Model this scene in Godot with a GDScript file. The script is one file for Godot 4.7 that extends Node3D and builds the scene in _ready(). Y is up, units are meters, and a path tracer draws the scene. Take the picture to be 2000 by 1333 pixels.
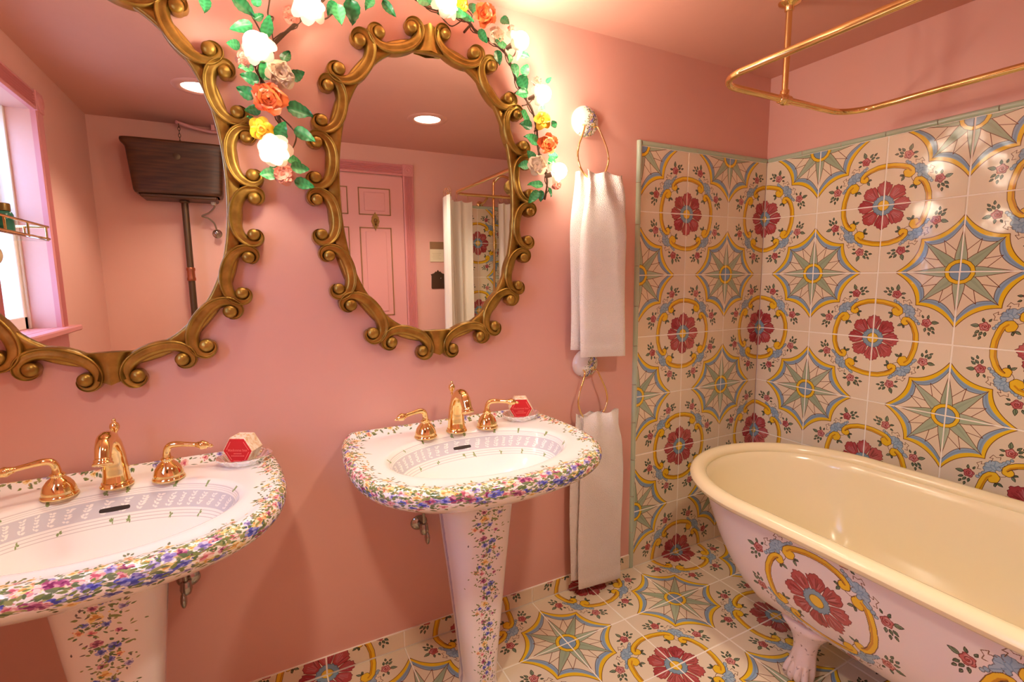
extends Node3D
# A pink bathroom with two painted pedestal sinks, gilded mirrors, a flowering vine lamp and a tiled clawfoot bath.
# Metres, y up. The wall with the sinks is z = 0, the wall along the bath is x = 0; the room lies at x < 0, z > 0.

const T := 0.27          # side of a wall or floor tile with its joint
const CEIL := 2.287
const LEFT := -3.065
const FRONT := 2.09
const MIRROR_Z := 0.02
# light: the sky outside the window, the seven bulbs of the vine, the two downlights
const EXPOSURE := 1.55
const SKY := 14.0
const BULB := 0.074
const BULB_GLOW := 14.0
const DOWN := 1.0
const DOWN_GLOW := 6.0

var mats := {}
var used_names := {}
var rng := RandomNumberGenerator.new()


# ---------------------------------------------------------------- mesh builder
class MB:
	var v := PackedVector3Array()
	var n := PackedVector3Array()
	var t := PackedVector2Array()
	var c := PackedColorArray()
	var ix := PackedInt32Array()
	var tint := Color(1, 1, 1)

	# rows of equally many points; smooth normals; wrap closes each row
	func grid(rows: Array, wrap := false, uvs: Array = [], tints: Array = []) -> void:
		var m: int = rows[0].size()
		var k: int = rows.size()
		var nn := PackedVector3Array()
		nn.resize(k * m)
		var last := m if wrap else m - 1
		for i in k - 1:
			var a: PackedVector3Array = rows[i]
			var b: PackedVector3Array = rows[i + 1]
			for j in last:
				var q := (j + 1) % m
				var s: Vector3 = (b[q] - a[j]).cross(a[q] - a[j]) + (b[j] - a[j]).cross(b[q] - a[j])
				nn[i * m + j] += s
				nn[i * m + q] += s
				nn[(i + 1) * m + j] += s
				nn[(i + 1) * m + q] += s
		var base := v.size()
		var w := m + 1 if wrap else m
		for i in k:
			var a: PackedVector3Array = rows[i]
			for j in w:
				v.append(a[j % m])
				var s := nn[i * m + j % m]
				n.append(s.normalized() if s.length_squared() > 1e-24 else Vector3.UP)
				t.append(uvs[i][j] if uvs.size() > 0 else Vector2(float(j) / (w - 1), float(i) / (k - 1)))
				c.append(tints[i][j % m] if tints.size() > 0 else tint)
		for i in k - 1:
			for j in w - 1:
				var p := base + i * w + j
				ix.append_array(PackedInt32Array([p, p + 1, p + w + 1, p, p + w + 1, p + w]))

	func tri(a: Vector3, b: Vector3, d: Vector3, ua := Vector2.ZERO, ub := Vector2.ZERO, ud := Vector2.ZERO) -> void:
		var s := (d - a).cross(b - a).normalized()
		var p := v.size()
		v.append_array(PackedVector3Array([a, b, d]))
		n.append_array(PackedVector3Array([s, s, s]))
		t.append_array(PackedVector2Array([ua, ub, ud]))
		c.append_array(PackedColorArray([tint, tint, tint]))
		ix.append_array(PackedInt32Array([p, p + 1, p + 2]))

	func quad(a: Vector3, b: Vector3, d: Vector3, e: Vector3, u: Array = []) -> void:
		var s := (e - a).cross(d - a) + (d - a).cross(b - a)
		s = s.normalized()
		var p := v.size()
		v.append_array(PackedVector3Array([a, b, d, e]))
		n.append_array(PackedVector3Array([s, s, s, s]))
		if u.size() == 4:
			t.append_array(PackedVector2Array(u))
		else:
			t.append_array(PackedVector2Array([Vector2(0, 1), Vector2(0, 0), Vector2(1, 0), Vector2(1, 1)]))
		c.append_array(PackedColorArray([tint, tint, tint, tint]))
		ix.append_array(PackedInt32Array([p, p + 1, p + 2, p, p + 2, p + 3]))

	# box with chamfered edges
	func box(lo: Vector3, hi: Vector3, ch := 0.0, xf := Transform3D()) -> void:
		var mid := (lo + hi) / 2.0
		var h := (hi - lo) / 2.0
		var e := Vector3(maxf(h.x - ch, 0), maxf(h.y - ch, 0), maxf(h.z - ch, 0))
		for ax in 3:
			for s in [-1.0, 1.0]:
				var p := []
				for q in [[-1, -1], [-1, 1], [1, 1], [1, -1]]:
					var w := Vector3.ZERO
					w[ax] = h[ax] * s
					w[(ax + 1) % 3] = e[(ax + 1) % 3] * q[0]
					w[(ax + 2) % 3] = e[(ax + 2) % 3] * q[1] * s
					p.append(xf * (mid + w))
				quad(p[0], p[1], p[2], p[3])
		if ch <= 0.0:
			return
		for ax in 3:
			var b1 := (ax + 1) % 3
			var b2 := (ax + 2) % 3
			for s1 in [-1.0, 1.0]:
				for s2 in [-1.0, 1.0]:
					var p := []
					for q in [[-1, 0], [1, 0], [1, 1], [-1, 1]]:
						var w := Vector3.ZERO
						w[ax] = e[ax] * q[0] * s1 * s2
						w[b1] = (h[b1] if q[1] == 0 else e[b1]) * s1
						w[b2] = (e[b2] if q[1] == 0 else h[b2]) * s2
						p.append(xf * (mid + w))
					quad(p[3], p[2], p[1], p[0])
		for sx in [-1.0, 1.0]:
			for sy in [-1.0, 1.0]:
				for sz in [-1.0, 1.0]:
					var s := Vector3(sx, sy, sz)
					var a: Vector3 = xf * (mid + s * Vector3(h.x, e.y, e.z))
					var b: Vector3 = xf * (mid + s * Vector3(e.x, h.y, e.z))
					var d: Vector3 = xf * (mid + s * Vector3(e.x, e.y, h.z))
					if sx * sy * sz > 0:
						tri(a, d, b)
					else:
						tri(a, b, d)

	# round bar along a path; rad is a number or one number for each point
	func tube(path: PackedVector3Array, rad, sides := 10, squash := 1.0) -> void:
		var k := path.size()
		var rows := []
		var d0 := (path[1] - path[0]).normalized()
		var up := Vector3.UP if absf(d0.y) < 0.9 else Vector3.BACK
		var a := d0.cross(up).normalized()
		for i in k:
			var d := (path[mini(i + 1, k - 1)] - path[maxi(i - 1, 0)]).normalized()
			a = (a - d * a.dot(d)).normalized()
			var b := d.cross(a)
			var r: float = rad if rad is float else rad[i]
			var ring := PackedVector3Array()
			for j in sides:
				var w := TAU * j / sides
				ring.append(path[i] + a * cos(w) * r * squash + b * sin(w) * r)
			if i == 0:
				var cap := PackedVector3Array()
				for j in sides:
					cap.append(path[i] + (ring[j] - path[i]) * 0.02)
				rows.append(cap)
				rows.append(ring)
			elif i == k - 1:
				rows.append(ring)
				var cap := PackedVector3Array()
				for j in sides:
					cap.append(path[i] + (ring[j] - path[i]) * 0.02)
				rows.append(cap)
			else:
				rows.append(ring)
		grid(rows, true)

	# profile of (radius, height) turned about the y axis
	func lathe(profile: Array, sides := 24, xf := Transform3D()) -> void:
		var rows := []
		for p in profile:
			var ring := PackedVector3Array()
			for j in sides:
				var w := TAU * j / sides
				ring.append(xf * Vector3(cos(w) * p[0], p[1], sin(w) * p[0]))
			rows.append(ring)
		grid(rows, true)

	func ball(at: Vector3, r: Vector3, sides := 16, rings := 10) -> void:
		var p := []
		for i in rings + 1:
			var w := PI * i / rings
			p.append([maxf(sin(w), 0.002), -cos(w)])
		lathe(p, sides, Transform3D(Basis.from_scale(r), at))

	# flat outline given thickness along z
	func plate(poly: PackedVector2Array, z0: float, z1: float, ch := 0.0) -> void:
		var ring := poly
		if Geometry2D.is_polygon_clockwise(ring):
			ring = ring.duplicate()
			ring.reverse()
		var k := ring.size()
		var top := ring
		if ch > 0.0:
			var mid := Vector2.ZERO
			for p in ring:
				mid += p / k
			top = PackedVector2Array()
			for i in k:
				var e1 := (ring[i] - ring[(i + k - 1) % k]).normalized()
				var e2 := (ring[(i + 1) % k] - ring[i]).normalized()
				var nn := Vector2(-e1.y - e2.y, e1.x + e2.x).normalized()
				top.append(ring[i] + nn * ch)
		var rows := [PackedVector3Array(), PackedVector3Array(), PackedVector3Array()]
		for i in k:
			rows[0].append(Vector3(ring[i].x, ring[i].y, z0))
			rows[1].append(Vector3(ring[i].x, ring[i].y, z1 - ch))
			rows[2].append(Vector3(top[i].x, top[i].y, z1))
		for s in 2:
			for i in k:
				var q := (i + 1) % k
				quad(rows[s][q], rows[s][i], rows[s + 1][i], rows[s + 1][q])
		for f in [[top, z1, 1.0], [ring, z0, -1.0]]:
			var poly2: PackedVector2Array = f[0]
			var id := Geometry2D.triangulate_polygon(poly2)
			var z: float = f[1]
			var p := v.size()
			for q in poly2:
				v.append(Vector3(q.x, q.y, z))
				n.append(Vector3(0, 0, f[2]))
				t.append(q)
				c.append(tint)
			for i in range(0, id.size(), 3):
				var a := id[i]
				var b := id[i + 1]
				var d := id[i + 2]
				var cw := (poly2[b] - poly2[a]).cross(poly2[d] - poly2[a]) < 0.0
				if cw != (f[2] > 0.0):
					var s := b
					b = d
					d = s
				ix.append_array(PackedInt32Array([p + a, p + b, p + d]))

	func mesh() -> ArrayMesh:
		var a := []
		a.resize(Mesh.ARRAY_MAX)
		a[Mesh.ARRAY_VERTEX] = v
		a[Mesh.ARRAY_NORMAL] = n
		a[Mesh.ARRAY_TEX_UV] = t
		a[Mesh.ARRAY_COLOR] = c
		a[Mesh.ARRAY_INDEX] = ix
		var m := ArrayMesh.new()
		m.add_surface_from_arrays(Mesh.PRIMITIVE_TRIANGLES, a)
		return m


# ---------------------------------------------------------------- painted glaze: filled shapes and brush lines on an image
class Pic:
	var im: Image
	var xf := Transform2D()

	func _init(w: int, h: int, ground: Color) -> void:
		im = Image.create(w, h, false, Image.FORMAT_RGB8)
		im.fill(ground)

	func raw(polys: Array, col: Color) -> void:
		var lo := 1e9
		var hi := -1e9
		var y0 := PackedFloat32Array()
		var y1 := PackedFloat32Array()
		var x0 := PackedFloat32Array()
		var sl := PackedFloat32Array()
		for p in polys:
			var k: int = p.size()
			for i in k:
				var a: Vector2 = p[i]
				var b: Vector2 = p[(i + 1) % k]
				if a.y == b.y:
					continue
				if a.y > b.y:
					var s := a
					a = b
					b = s
				lo = minf(lo, a.y)
				hi = maxf(hi, b.y)
				y0.append(a.y)
				y1.append(b.y)
				x0.append(a.x)
				sl.append((b.x - a.x) / (b.y - a.y))
		var w := im.get_width()
		var count := y0.size()
		for y in range(maxi(0, floori(lo)), mini(im.get_height() - 1, ceili(hi)) + 1):
			var yc := y + 0.5
			var xs := PackedFloat32Array()
			for i in count:
				if y0[i] <= yc and yc < y1[i]:
					xs.append(x0[i] + (yc - y0[i]) * sl[i])
			if xs.size() < 2:
				continue
			xs.sort()
			for i in range(0, xs.size() - 1, 2):
				var a := maxi(0, roundi(xs[i]))
				var b := mini(w, roundi(xs[i + 1]))
				if b > a:
					im.fill_rect(Rect2i(a, y, b - a, 1), col)

	func fill(pts: PackedVector2Array, col: Color) -> void:
		raw([xf * pts], col)

	func line(pts: PackedVector2Array, width: float, col: Color, closed := false) -> void:
		var p := xf * pts
		if closed:
			p.append(p[0])
		raw(Geometry2D.offset_polyline(p, maxf(width * sqrt(absf(xf.determinant())) / 2.0, 0.55), Geometry2D.JOIN_ROUND, Geometry2D.END_ROUND), col)

	func dot(at: Vector2, r: float, col: Color, ry := -1.0) -> void:
		var p := PackedVector2Array()
		for i in 14:
			var a := TAU * i / 14
			p.append(at + Vector2(cos(a) * r, sin(a) * (r if ry < 0 else ry)))
		fill(p, col)

	# pointed leaf from a to b
	func leaf(a: Vector2, b: Vector2, w: float, col: Color, edge: Color, lw: float) -> void:
		var d := b - a
		var s := Vector2(-d.y, d.x).normalized() * w / 2.0
		var p := PackedVector2Array([a, a + d * 0.2 + s * 0.8, a + d * 0.45 + s, a + d * 0.75 + s * 0.6, b, a + d * 0.75 - s * 0.6, a + d * 0.45 - s, a + d * 0.2 - s * 0.8])
		fill(p, col)
		if lw > 0.0:
			line(p, lw, edge, true)

	func done(w: int, h: int) -> ImageTexture:
		if im.get_width() != w:
			im.resize(w, h, Image.INTERPOLATE_LANCZOS)
		return ImageTexture.create_from_image(im)


# ---------------------------------------------------------------- nodes
func numbered(called: String) -> String:
	var k: int = used_names.get(called, 0)
	used_names[called] = k + 1
	return called if k == 0 else "%s_%03d" % [called, k]


func tag(o: Node3D, label: String, category: String, group := "") -> void:
	o.set_meta("label", label)
	o.set_meta("category", category)
	if group:
		o.set_meta("group", group)


func thing(called: String, label: String, category: String, at := Vector3.ZERO, group := "") -> Node3D:
	var o := Node3D.new()
	o.name = numbered(called)
	add_child(o)
	o.position = at
	tag(o, label, category, group)
	return o


func part(parent: Node3D, called: String, mb, mat: Material, xf := Transform3D()) -> MeshInstance3D:
	var o := MeshInstance3D.new()
	o.name = numbered(called) if parent == self else called
	o.mesh = mb.mesh() if mb is MB else mb
	o.material_override = mat
	o.transform = xf
	parent.add_child(o, true)
	return o


func struct(called: String, mb: MB, mat: Material) -> MeshInstance3D:
	var o := part(self, called, mb, mat)
	o.set_meta("kind", "structure")
	return o


func struct_group(called: String) -> Node3D:
	var o := Node3D.new()
	o.name = called
	add_child(o)
	o.set_meta("kind", "structure")
	return o


# ---------------------------------------------------------------- materials
func mat(key: String, col := Color(1, 1, 1), rough := 0.5, metal := 0.0) -> StandardMaterial3D:
	if mats.has(key):
		return mats[key]
	var m := StandardMaterial3D.new()
	m.resource_name = key
	m.albedo_color = col
	m.roughness = rough
	m.metallic = metal
	m.cull_mode = BaseMaterial3D.CULL_DISABLED
	mats[key] = m
	return m


func c8(r: int, g: int, b: int) -> Color:
	return Color8(r, g, b)


func noise_tex(freq: float, lo: Color, hi: Color, octaves := 4, sd := 1, size := 512, normal := false) -> NoiseTexture2D:
	var f := FastNoiseLite.new()
	f.seed = sd
	f.noise_type = FastNoiseLite.TYPE_SIMPLEX_SMOOTH
	f.frequency = freq
	f.fractal_octaves = octaves
	var nt := NoiseTexture2D.new()
	nt.width = size
	nt.height = size
	nt.seamless = true
	nt.noise = f
	if normal:
		nt.as_normal_map = true
		nt.bump_strength = 4.0
	else:
		var g := Gradient.new()
		g.set_color(0, lo)
		g.set_color(1, hi)
		nt.color_ramp = g
	return nt


func mottled(key: String, lo: Color, hi: Color, rough: float, metal: float, freq: float, uv: float, sd := 1) -> StandardMaterial3D:
	if mats.has(key):
		return mats[key]
	var m := mat(key, Color(1, 1, 1), rough, metal)
	m.albedo_texture = noise_tex(freq, lo, hi, 5, sd)
	m.uv1_triplanar = true
	m.uv1_world_triplanar = true
	m.uv1_scale = Vector3.ONE * uv
	return m


func bump(m: StandardMaterial3D, freq: float, cm: float, sd := 5, octaves := 3) -> void:
	m.heightmap_enabled = true
	m.heightmap_texture = noise_tex(freq, Color(0, 0, 0), Color(1, 1, 1), octaves, sd)
	m.heightmap_scale = cm


func spline(pts: Array, each := 6) -> PackedVector3Array:
	var out := PackedVector3Array()
	var k := pts.size()
	for i in k - 1:
		var a: Vector3 = pts[maxi(i - 1, 0)]
		var b: Vector3 = pts[i]
		var d: Vector3 = pts[i + 1]
		var e: Vector3 = pts[mini(i + 2, k - 1)]
		for j in each:
			out.append(b.cubic_interpolate(d, a, e, float(j) / each))
	out.append(pts[k - 1])
	return out


func interp(pts: Array, each := 6) -> Array:      # the same for plain number lists
	var out := []
	for i in pts.size() - 1:
		for j in each:
			out.append(lerpf(pts[i], pts[i + 1], smoothstep(0.0, 1.0, float(j) / each)))
	out.append(pts[-1])
	return out


# ---------------------------------------------------------------- the painted patterns
const CREAM := Color(0.925, 0.895, 0.845)

func polar(a: float, r: float) -> Vector2:
	return Vector2(cos(a), sin(a)) * r


func draw_rose(p: Pic, at: Vector2, r: float, g: RandomNumberGenerator) -> void:
	var pink := c8(214, 142, 132).lerp(c8(190, 92, 92), g.randf())
	var ink := c8(122, 48, 50)
	var b := PackedVector2Array()
	for i in 20:
		var a := TAU * i / 20
		b.append(at + polar(a, r * (0.9 + 0.13 * cos(a * 5.0 + g.randf() * 0.8))))
	p.fill(b, pink)
	for i in 3:
		p.dot(at + polar(g.randf() * TAU, r * 0.45), r * 0.3, pink.lightened(0.25))
	p.line(b, 0.007, ink, true)
	var s := PackedVector2Array()
	for i in 18:
		s.append(at + polar(i * 0.62 + 1.0, r * (0.08 + 0.035 * i)))
	p.line(s, 0.007, ink)
	p.dot(at, r * 0.16, c8(160, 60, 62))


func small_leaf(p: Pic, a: Vector2, dir: float, len: float, g: RandomNumberGenerator) -> void:
	var green := c8(138, 154, 122).lerp(c8(100, 124, 96), g.randf())
	p.leaf(a, a + polar(dir, len), len * 0.52, green, c8(58, 56, 44), 0.007)
	p.line(PackedVector2Array([a + polar(dir, len * 0.15), a + polar(dir + 0.12, len * 0.7)]), 0.006, c8(58, 66, 50))


# the red flower in its ring of yellow scrolls, centred on the origin; one unit is a tile
func draw_flower(p: Pic, g: RandomNumberGenerator) -> void:
	var home := p.xf
	var ink := c8(104, 62, 34)
	# ribbons, roses and leaves
	for k in 4:
		p.xf = home * Transform2D(k * PI / 2.0, Vector2.ZERO)
		var q := PI / 4.0
		# a blue ribbon tied across the gap between two scrolls
		var lobes := []
		for s in [-1.0, 1.0]:
			for e in [[2.0, 0.615, 0.040], [5.5, 0.645, 0.036], [9.0, 0.612, 0.030], [13.0, 0.618, 0.026], [17.0, 0.632, 0.021], [20.5, 0.643, 0.016], [2.5, 0.672, 0.030], [4.0, 0.575, 0.024]]:
				lobes.append([polar(q + s * deg_to_rad(e[0] + g.randf_range(-0.6, 0.6)), e[1]), e[2] * g.randf_range(0.92, 1.08)])
		for e in lobes:
			p.dot(e[0], e[1] + 0.006, c8(96, 98, 104))
		for e in lobes:
			p.dot(e[0], e[1], c8(164, 188, 204) if g.randf() < 0.6 else c8(150, 176, 196))
		for s in [-1.0, 1.0]:
			for e in [[[3.0, 0.60], [8.0, 0.605], [15.0, 0.628]], [[2.0, 0.63], [5.0, 0.655], [6.0, 0.675]], [[1.0, 0.58], [2.0, 0.62], [0.5, 0.66]]]:
				var stroke := PackedVector2Array()
				for f in e:
					stroke.append(polar(q + s * deg_to_rad(f[0]), f[1]))
				p.line(stroke, 0.009, c8(124, 152, 178))
			var tail := PackedVector2Array()
			for e in [[2.5, 0.705], [6.5, 0.735], [4.0, 0.755], [8.5, 0.775], [9.5, 0.735], [13.0, 0.72], [11.0, 0.69]]:
				tail.append(polar(q + s * deg_to_rad(e[0]), e[1] * 0.975))
			p.line(tail, 0.006, ink)
		for s in [-1.0, 1.0]:
			# rose with its leaves: a large one outwards, a fan towards the tile's edge, two towards the ribbon
			var out: float = q + s * deg_to_rad(22.5)
			var at := polar(out, 0.735)
			var er := polar(out, 1.0)
			var et := polar(out + s * PI / 2.0, 1.0)
			for e in [[0.055, 0.012, 0.25, 0.09], [0.03, 0.07, 1.05, 0.062], [-0.005, 0.072, 1.5, 0.06], [-0.036, 0.062, 1.95, 0.058], [0.026, 0.128, 1.2, 0.05], [-0.02, 0.132, 1.75, 0.05], [0.034, -0.05, -0.95, 0.055], [-0.012, -0.078, -1.7, 0.045]]:
				small_leaf(p, at + er * e[0] + et * e[1], out + s * (e[2] + g.randf_range(-0.2, 0.2)), e[3], g)
			draw_rose(p, at, 0.062, g)
			small_leaf(p, polar(q + s * deg_to_rad(13.0), 0.455), q + s * 1.9, 0.055, g)
			small_leaf(p, polar(q + s * deg_to_rad(12.0), 0.45), q + PI + s * 0.25, 0.065, g)
			small_leaf(p, polar(q + s * deg_to_rad(15.0), 0.462), q + PI - s * 0.7, 0.045, g)
		p.line(PackedVector2Array([polar(q - 0.14, 0.5), polar(q - 0.08, 0.47), polar(q + 0.02, 0.485), polar(q + 0.05, 0.53)]), 0.006, ink)
		# a yellow scroll, ending in two curls
		var path := PackedVector2Array()
		for e in [[-31.0, 0.515], [-34.5, 0.49], [-38.5, 0.5], [-39.5, 0.54], [-36.0, 0.572], [-30.0, 0.582], [-22.0, 0.575], [-11.0, 0.57], [0.0, 0.57], [11.0, 0.572], [22.0, 0.57], [29.0, 0.565], [34.5, 0.548], [37.5, 0.515], [35.0, 0.485]]:
			path.append(polar(deg_to_rad(e[0]), e[1]))
		p.line(path, 0.078, ink)
		p.dot(polar(deg_to_rad(-34.0), 0.512), 0.051, ink)
		p.dot(polar(deg_to_rad(33.5), 0.5), 0.053, ink)
		p.line(path, 0.064, c8(240, 196, 44))
		p.dot(polar(deg_to_rad(-34.0), 0.512), 0.043, c8(240, 196, 44))
		p.dot(polar(deg_to_rad(33.5), 0.5), 0.045, c8(240, 196, 44))
		var shade := PackedVector2Array()
		for i in range(4, 13):
			shade.append(path[i] * (0.973 if i % 2 else 0.966))
		p.line(shade, 0.02, c8(206, 142, 32))
		p.line(PackedVector2Array([path[12] * 0.95, path[11] * 0.945, path[10] * 0.94]), 0.009, ink)
	p.xf = home
	# petals
	for k in 8:
		var a := k * PI / 4.0
		var red := c8(198, 104, 98).lerp(c8(170, 64, 68), g.randf())
		var b := PackedVector2Array()
		for e in [[-17.0, 0.14], [-20.0, 0.20], [-21.8, 0.265], [-20.0, 0.312], [-14.5, 0.308], [-12.0, 0.338], [-5.5, 0.332], [-2.0, 0.358], [4.0, 0.348], [6.5, 0.333], [12.0, 0.336], [15.0, 0.308], [20.0, 0.298], [21.8, 0.25], [20.0, 0.19], [17.0, 0.14]]:
			b.append(polar(a + deg_to_rad(e[0] + g.randf_range(-1.2, 1.2)), e[1] + g.randf_range(-0.006, 0.006)))
		p.fill(b, red)
		for i in 11:
			var w := deg_to_rad(-15.0 + i * 3.0 + g.randf_range(-1.5, 1.5))
			var tone := red.lightened(g.randf_range(0.05, 0.3)) if g.randf() < 0.55 else red.darkened(g.randf_range(0.1, 0.3))
			p.line(PackedVector2Array([polar(a + w * 0.62, 0.165 + g.randf() * 0.03), polar(a + w * 0.9, 0.24), polar(a + w, 0.25 + g.randf() * 0.05)]), g.randf_range(0.006, 0.014), tone)
		p.line(b, 0.006, c8(104, 40, 42), true)
	var ring := PackedVector2Array()
	for i in 48:
		ring.append(polar(TAU * i / 48, 0.143 + 0.007 * (i % 3 - 1)))
	p.fill(ring, c8(136, 164, 182))
	p.line(ring, 0.007, c8(74, 92, 108), true)
	p.dot(Vector2.ZERO, 0.082, c8(110, 84, 40))
	p.dot(Vector2.ZERO, 0.075, c8(238, 196, 62))


# the eight-pointed star in its scalloped frame, centred on the origin
func draw_star(p: Pic, g: RandomNumberGenerator, ground: Color) -> void:
	var ink := c8(112, 62, 40)
	var edge := PackedVector2Array()
	for k in 8:
		var a := polar(k * PI / 4.0, 0.765 if k % 2 == 0 else 0.665)
		var b := polar((k + 1) * PI / 4.0, 0.665 if k % 2 == 0 else 0.765)
		var m := (a + b) / 2.0
		m = m * (1.0 - 0.155 / m.length())
		for i in 14:
			var f := i / 14.0
			edge.append(a.lerp(m, f).lerp(m.lerp(b, f), f))
	var scaled := func(f: float, lift: float) -> PackedVector2Array:
		var out := PackedVector2Array()
		for q in edge:
			out.append(q * (f - lift / maxf(q.length(), 0.1)))
		return out
	p.fill(edge, c8(238, 196, 38))
	p.line(edge, 0.009, c8(120, 74, 30), true)
	p.fill(scaled.call(1.0, 0.056), c8(150, 176, 198))
	p.line(scaled.call(1.0, 0.085), 0.02, c8(132, 160, 186), true)
	p.fill(scaled.call(1.0, 0.122), ground)
	p.line(scaled.call(1.0, 0.122), 0.008, c8(104, 84, 72), true)
	for k in 8:
		var a := (k + 0.5) * PI / 4.0
		p.line(PackedVector2Array([polar(a - 0.25, 0.27), polar(a + (0.05 if k % 2 == 0 else -0.05), 0.475), polar(a + 0.25, 0.27)]), 0.0075, ink)
	for k in 8:
		var a := k * PI / 4.0
		var l := 0.57 if k % 2 == 0 else 0.615
		var w := 0.074
		var s := polar(a + PI / 2.0, w)
		var pts := PackedVector2Array([polar(a, 0.11) + s, polar(a, 0.24) + s * 0.86, polar(a, l), polar(a, 0.24) - s * 0.86, polar(a, 0.11) - s])
		var green := c8(180, 192, 162).lerp(c8(162, 178, 146), g.randf())
		p.fill(pts, green)
		p.fill(PackedVector2Array([polar(a, 0.13), polar(a, 0.2) + s * 0.5, polar(a, l * 0.72)]), green.darkened(0.06))
		p.line(pts, 0.007, ink, true)
	p.dot(Vector2.ZERO, 0.172, c8(96, 70, 34))
	p.dot(Vector2.ZERO, 0.165, c8(238, 196, 46))
	p.dot(Vector2.ZERO, 0.122, c8(96, 74, 44))
	p.dot(Vector2.ZERO, 0.114, c8(134, 162, 184))


func make_tile_materials() -> Array:
	var out := []
	for i in 4:
		var g := RandomNumberGenerator.new()
		g.seed = 100 + i
		var ground: Color = [c8(234, 218, 188), c8(230, 213, 184), c8(236, 220, 191), c8(232, 214, 182)][i]
		var p := Pic.new(1024, 1024, ground)
		p.xf = Transform2D(0.0, Vector2(1024, 1024), 0.0, Vector2(1024, 1024)) * Transform2D(PI, Vector2.ZERO)
		draw_star(p, g, ground)
		p.xf = Transform2D(0.0, Vector2(1024, 1024), 0.0, Vector2.ZERO)
		draw_flower(p, g)
		var m := mat("glazed_tile_%d" % i, Color(1, 1, 1), 0.09)
		m.albedo_texture = p.done(640, 640)
		bump(m, 0.006, 0.035, 30 + i, 2)
		out.append(m)
	return out


# a spray of tiny transfer-print flowers round a point; s is its size in the picture's own units
func posy(p: Pic, at: Vector2, s: float, kind: int, g: RandomNumberGenerator) -> void:
	for i in 5:
		var a := g.randf() * TAU
		var b := at + polar(a, s * g.randf_range(0.5, 0.95))
		var green: Color = [c8(128, 142, 84), c8(96, 118, 78), c8(154, 158, 102), c8(116, 128, 98)][g.randi() % 4]
		p.leaf(b, b + polar(a + g.randf_range(-0.6, 0.6), s * g.randf_range(0.4, 0.75)), s * 0.3, green, green, 0.0)
	var cols: Array = [
		[c8(226, 160, 160), c8(198, 96, 116), c8(244, 216, 208)],
		[c8(96, 104, 204), c8(66, 72, 168), c8(160, 166, 226)],
		[c8(240, 214, 140), c8(214, 158, 84), c8(250, 236, 196)],
		[c8(160, 78, 120), c8(120, 48, 92), c8(214, 150, 170)],
		[c8(232, 178, 130), c8(206, 120, 96), c8(248, 226, 190)],
		[c8(150, 140, 200), c8(110, 98, 170), c8(206, 200, 230)]][kind]
	var r := s * 0.5
	for i in 7:
		var a := TAU * i / 7 + g.randf()
		p.dot(at + polar(a, r * 0.62), r * 0.42, cols[0] if i % 2 else cols[2])
	for i in 5:
		p.dot(at + polar(g.randf() * TAU, r * 0.42), r * 0.22, cols[g.randi() % 2])
	p.dot(at, r * 0.32, cols[1])
	for i in 4:
		p.dot(at + polar(g.randf() * TAU, r * g.randf_range(0.9, 1.8)), r * 0.16, cols[g.randi() % 3])


const RIM_V0 := 0.10       # band of the basin's picture that lies on the rim
const RIM_V1 := 0.47
const BOWL_V0 := 0.62
const BOWL_V1 := 0.84

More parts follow.
